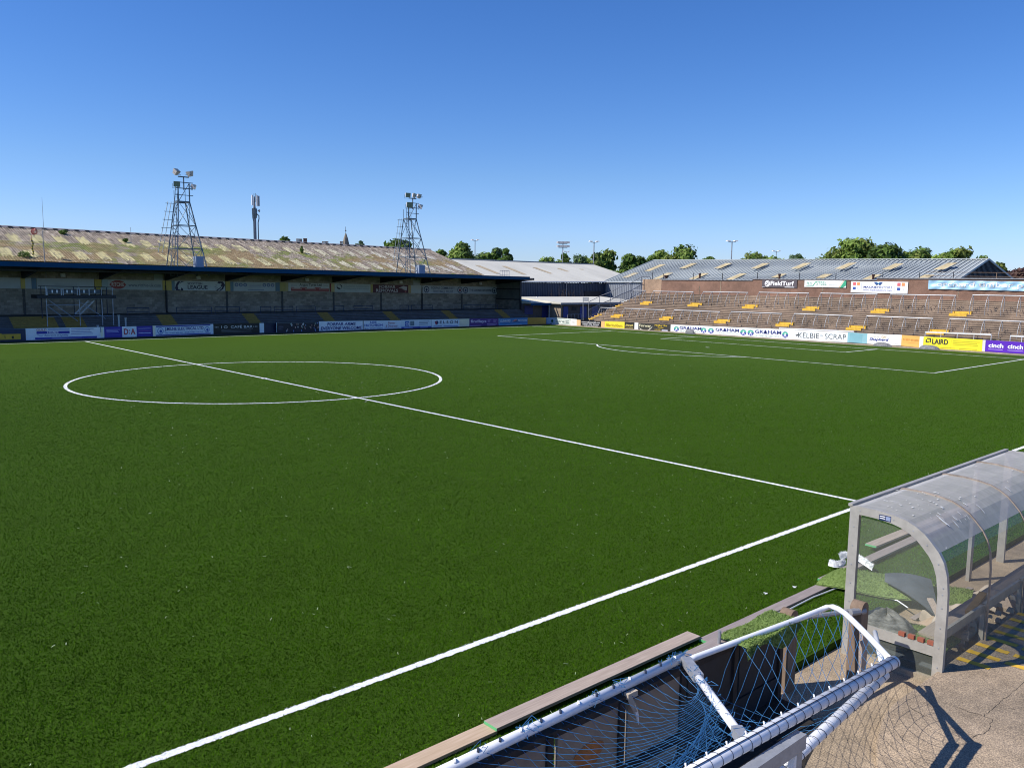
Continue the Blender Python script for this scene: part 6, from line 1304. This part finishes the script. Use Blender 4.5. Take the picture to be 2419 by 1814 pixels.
# spire and chimneys of the town behind
c = far(817, 580, 260); zz = lambda py, D=260: far(817, py, D).z
t = thing('church_spire', 'grey stone church spire with a finial showing above the mossy roof', 'church', (c.x, c.y, -.35)); r = 7*260/FX*1.15
b = MB(); b.lathe((c.x, c.y, 0), [(r*1.25, 0), (r*1.25, zz(595)), (r, zz(578)), (r*.62, zz(563)), (.12, zz(551))], 8); b.build('spire', M['spire'], t)
b = MB(); b.tube([(c.x, c.y, zz(551)), (c.x, c.y, zz(536))], .06, 5); b.lathe((c.x, c.y, zz(545)), [(.05, -.2), (.3, 0), (.05, .2)], 6); b.build('finial', M['dark'], t)
for px0, px1, y0, y1, n, D, lab in ((700, 714, 565, 576, 5, 130, 'row of five chimney pots showing above the mossy roof, leftmost stack'), (716.5, 725.5, 564, 576, 4, 132, 'dark clustered chimney stack just right of the leftmost row of pots'), (761, 776, 571, 579, 5, 135, 'low chimney stack with a row of pots midway to the spire'), (803, 811.5, 571, 580, 3, 140, 'reddish chimney stack touching the left side of the spire')):
    p, q = far(px0, y1, D), far(px1, y1, D); d = (q-p); zt = far(px0, y0, D).z; t = thing('chimney', lab, 'chimney', (p.x, p.y, -.35), 'chimneys of the houses behind')
    nx = V(-d.y, d.x, 0).normalized()*.45; h = zt-.55; b = MB(); b.hexa([V(*(p-nx).xy, -.35), V(*(q-nx).xy, -.35), V(*(q+nx).xy, -.35), V(*(p+nx).xy, -.35), V(*(p-nx).xy, h), V(*(q-nx).xy, h), V(*(q+nx).xy, h), V(*(p+nx).xy, h)]); b.build('stack', M['pinkstone'], t)
    for i in range(n): c = p.lerp(q, (i+.5)/n); b = MB(); b.lathe((c.x, c.y, h), [(.085, 0), (.07, .45), (.095, .5), (.085, .6)], 8); b.build('pot', M['pot'], t)

# street and car park lamps beyond
def lamp_post(px, y0, y1, D, kind, label, arm=9):
    c = far(px, y1, D); z = lambda y: far(px, y, D).z; s = D/FX*1.15
    t = thing('lamp_post', label, 'lamp post', (c.x, c.y, -.35), 'lamp posts beyond the sheds')
    rt = V(cos(YAW), -sin(YAW), 0)
    b = MB(); b.tube([V(c.x, c.y, -.35), V(c.x, c.y, z(y0))], [.12, .08], 8); b.build('pole', M['galvdull'], t)
    if kind == 2:
        b = MB(); b.tube([V(c.x, c.y, z(y0))-rt*arm*s*.8, V(c.x, c.y, z(y0)-.1), V(c.x, c.y, z(y0))+rt*arm*s*.8], .05, 5); b.build('arm', M['galvdull'], t)
        for sg in (-1, 1):
            e = V(c.x, c.y, z(y0)+.05)+rt*sg*arm*s*.75; b = MB(); b.hexa([e-rt*.33+V(0, -.14, 0), e+rt*.33+V(0, -.14, 0), e+rt*.33+V(0, .14, 0), e-rt*.33+V(0, .14, 0), e-rt*.22+V(0, -.08, .15), e+rt*.22+V(0, -.08, .15), e+rt*.22+V(0, .08, .15), e-rt*.22+V(0, .08, .15)]); b.build('lantern', M['lampback'], t)
    else:
        for r_, yy in enumerate((575, 584)):
            b = MB(); b.tube([V(c.x, c.y, z(yy)-.1)-rt*9*s, V(c.x, c.y, z(yy)-.1)+rt*9*s], .05, 5); b.build('cross_arm', M['galvdull'], t)
            for i in (-1, 0, 1):
                for k in (-.22, .22):
                    e = V(c.x, c.y, z(yy)+.15)+rt*((i+k)*8.3*s); b = MB(); b.hexa([e-rt*.22+V(0, -.2, -.15), e+rt*.22+V(0, -.2, -.15), e+rt*.15+V(0, .2, -.1), e-rt*.15+V(0, .2, -.1), e-rt*.2+V(0, -.2, .2), e+rt*.2+V(0, -.2, .2), e+rt*.15+V(0, .2, .12), e-rt*.15+V(0, .2, .12)]); b.build('floodlamp', M['lampback'], t)
lamp_post(1329, 573, 620, 170, 6, 'distant floodlight mast with two rows of lamps left of the round trees')
lamp_post(1402.5, 572, 610, 150, 2, 'double-headed lamp post beside the tall round tree above the white roof')
lamp_post(1727.5, 571, 615, 140, 2, 'double-headed lamp post standing alone above the grey roof', 9.5)
lamp_post(1833, 594, 615, 220, 2, 'small far double-headed lamp above the low hedge of trees', 7)
lamp_post(1122, 568, 600, 190, 2, 'double-headed lamp post between two trees right of the second pylon', 7)
lamp_post(1338, 595, 620, 260, 2, 'tiny far double-headed lamp beside the distant floodlight mast', 6)

# ================================================================== TREES
def tree(px, ptop, half, D, pal, seed, label, ry=None, n=3000, leaf=.42, name='tree', sparse=1.0, low=.25, shape='round'):
    c = far(px, ptop, D); depth = (c-O).dot(_f); rx = half*depth/FX; top = c.z; rz_ = min((ry*1.35 if ry else half*1.3)*depth/FX, top*.62); rx *= 1.18
    rr = np.random.default_rng(seed)
    t = thing(name, label, 'tree', (c.x, c.y, -.35), 'trees beyond the sheds')
    b = MB(); zc = top-rz_; tr = max(.18, rx*.06)
    b.tube([(c.x, c.y, -.35), (c.x+.1, c.y, zc*.45), (c.x-.05, c.y+.1, zc), (c.x, c.y, zc+rz_*.55)], [tr*1.3, tr, tr*.7, tr*.2], 8)
    for i in range(7):
        a = rr.uniform(0, 2*pi); p = V(c.x, c.y, zc*rr.uniform(.5, .95)); b.tube([p, p+V(cos(a)*rx*.4, sin(a)*rx*.4, rz_*.35), p+V(cos(a)*rx*.75, sin(a)*rx*.75, rz_*.75)], [tr*.45, tr*.3, tr*.08], 5)
    b.build('trunk', M['trunk'], t)
    # clumps through the crown volume
    nc = max(12, int(34*min(1.7, rx/4)))
    d = rr.normal(size=(nc, 3)); d /= np.linalg.norm(d, axis=1)[:, None]; rad_ = rr.uniform(.35, .8, nc)
    d[:, 2] = np.where(d[:, 2] < -.4, -d[:, 2], d[:, 2])
    cc = d*rad_[:, None]*np.array([rx, rx, rz_]); cr = rr.uniform(.26, .46, nc)*min(rx, rz_)
    if shape == 'wisp': cr *= .75
    tone = rr.integers(0, len(pal), nc)
    n = int(n*1.7); k = rr.integers(0, nc, n); v = rr.normal(size=(n, 3)); v /= np.linalg.norm(v, axis=1)[:, None]
    rad2 = rr.random(n)**.45
    hz_ = d[:, 2] < .35; cc[hz_, :2] *= rr.uniform(1.0, 1.25, hz_.sum())[:, None]
    P = cc[k]+v*(rad2*cr[k]*rr.uniform(.7, 1.25, n))[:, None]*np.array([1.15, 1.15, .85])
    P += np.array([c.x, c.y, zc]) - np.array([c.x, c.y, -.35])
    nor = v*.9+rr.normal(size=(n, 3))*.5+np.array([0, 0, .25]); nor /= np.linalg.norm(nor, axis=1)[:, None]
    ax = np.cross(nor, rr.normal(size=(n, 3))); ax /= np.linalg.norm(ax, axis=1)[:, None]; ay = np.cross(nor, ax)
    s = leaf*rr.uniform(.55, 1.25, n)[:, None]
    A = P-ax*s; B = P-ay*s*.55+nor*s*.12; C = P+ax*s; Dd = P+ay*s*.55+nor*s*.12
    vs = np.stack([A, B, C, Dd], 1).reshape(-1, 3); me = bpy.data.meshes.new('crown')
    me.vertices.add(len(vs)); me.vertices.foreach_set('co', vs.ravel().astype(np.float32)); me.loops.add(4*n); me.loops.foreach_set('vertex_index', np.arange(4*n, dtype=np.int32))
    me.polygons.add(n); me.polygons.foreach_set('loop_start', np.arange(0, 4*n, 4, dtype=np.int32))
    for m_ in pal: me.materials.append(m_)
    mi = np.where(rr.random(n) < .75, tone[k], rr.integers(0, len(pal), n)).astype(np.int32)
    me.polygons.foreach_set('material_index', mi); me.update(calc_edges=True)
    o = bpy.data.objects.new('crown', me); COL.objects.link(o); o.parent = t
A_, B_, C_, D_, E_ = M['leafA'], M['leafB'], M['leafC'], M['leafD'], M['leafE']
TREES = [
 (670, 559, 19, 140, [A_, B_, C_], 'small round tree top showing left of the chimney pots', None, 1200),
 (850, 560, 9, 190, [C_, E_], 'thin dark conifer-like tree right of the spire', 26, 700),
 (946, 559, 33, 135, [A_, B_, A_, C_], 'round green tree behind the right floodlight pylon', 40, 3200),
 (1037, 584, 15, 170, [C_, A_], 'low dark tree touching the left of the big round tree by the mossy gable', None, 1000),
 (1086, 563, 37, 150, [A_, B_, D_, C_], 'big dense round tree right of the mossy gable', 48, 4200),
 (1145, 581, 24, 165, [A_, E_, B_], 'grey-green bushy tree right of the big round tree by the gable', 34, 2200),
 (1172, 570, 18, 165, [A_, C_, E_], 'taller pointed green tree in the clump left of the white roof', 45, 2000),
 (1199, 574, 19, 160, [A_, C_], 'rightmost tree of the clump left of the white roof', 42, 2000),
 (1289, 606, 20, 180, [A_, B_, C_], 'small low round tree alone above the white roof', None, 1300),
 (1332, 597, 17, 175, [A_, C_, B_], 'round bushy tree at the foot of the distant floodlight mast', 30, 1500),
 (1372, 598, 27, 175, [A_, B_, E_], 'wide low tree between the distant floodlight mast and the double lamp', 30, 2000),
 (1428, 576, 33, 155, [A_, B_, D_, C_], 'tallest round tree above the white roof beside the double lamp', 52, 3600),
 (1494, 590, 30, 150, [C_, A_], 'darker round tree where the white and grey roofs meet', 50, 3000),
 (1552, 586, 27, 155, [B_, A_, D_], 'light green tree just left of the widest tree above the grey roof', 40, 2400),
 (1614, 580, 42, 150, [A_, B_, C_, D_], 'widest dense tree above the left end of the grey roof', 44, 4200),
 (1672, 606, 14, 170, [B_, A_], 'small pale bush right of the widest tree above the grey roof', None, 800),
 (1780, 589, 36, 150, [A_, B_, D_], 'spreading tree right of the lone double lamp post', 36, 2800),
 (1828, 600, 32, 165, [B_, A_, D_], 'low yellow-green tree under the small far lamp', 28, 2000),
 (1879, 591, 20, 175, [E_, A_, C_], 'bluish green loose tree right of the small far lamp', 34, 1500),
 (1926, 594, 16, 170, [B_, A_], 'small light tree left of the big mass of trees', 34, 1200),
 (1965, 584, 34, 160, [A_, B_, D_], 'left shoulder of the big tree mass above the grey roof', 40, 2600),
 (2018, 556, 50, 150, [B_, A_, D_, A_], 'largest bright green tree above the grey roof', 62, 5200),
 (2090, 558, 48, 148, [C_, C_, A_, E_], 'large dark green tree right beside the largest bright green tree', 62, 5200),
 (2165, 588, 40, 160, [D_, B_, A_], 'low olive green tree right of the large dark tree', 36, 2600),
 (2192, 579, 20, 170, [E_, A_], 'wispy blue-green tree behind the low olive tree', 44, 900),
 (2254, 572, 40, 150, [A_, D_, C_, B_], 'domed tree with open gaps near the right end of the grey ridge', 46, 3000),
 (2318, 604, 22, 170, [D_, A_, B_], 'low bush peeping over the grey ridge at its right end', 20, 900),
 (2361, 613, 22, 150, [D_, A_, M['beechB']], 'olive tree just right of the dark gable', 40, 1800),
]
for i, (px, pt_, hf, D, pal, lab, ry, n) in enumerate(TREES):
    tree(px, pt_, hf, D, pal, 100+i, lab, ry, n, leaf=.36 if n < 1500 else .42)
tree(2425, 622, 62, 140, [M['beechA'], M['beechA'], M['beechB']], 300, 'copper beech with dark purple-brown leaves at the right edge', 60, 5200, name='copper_beech')
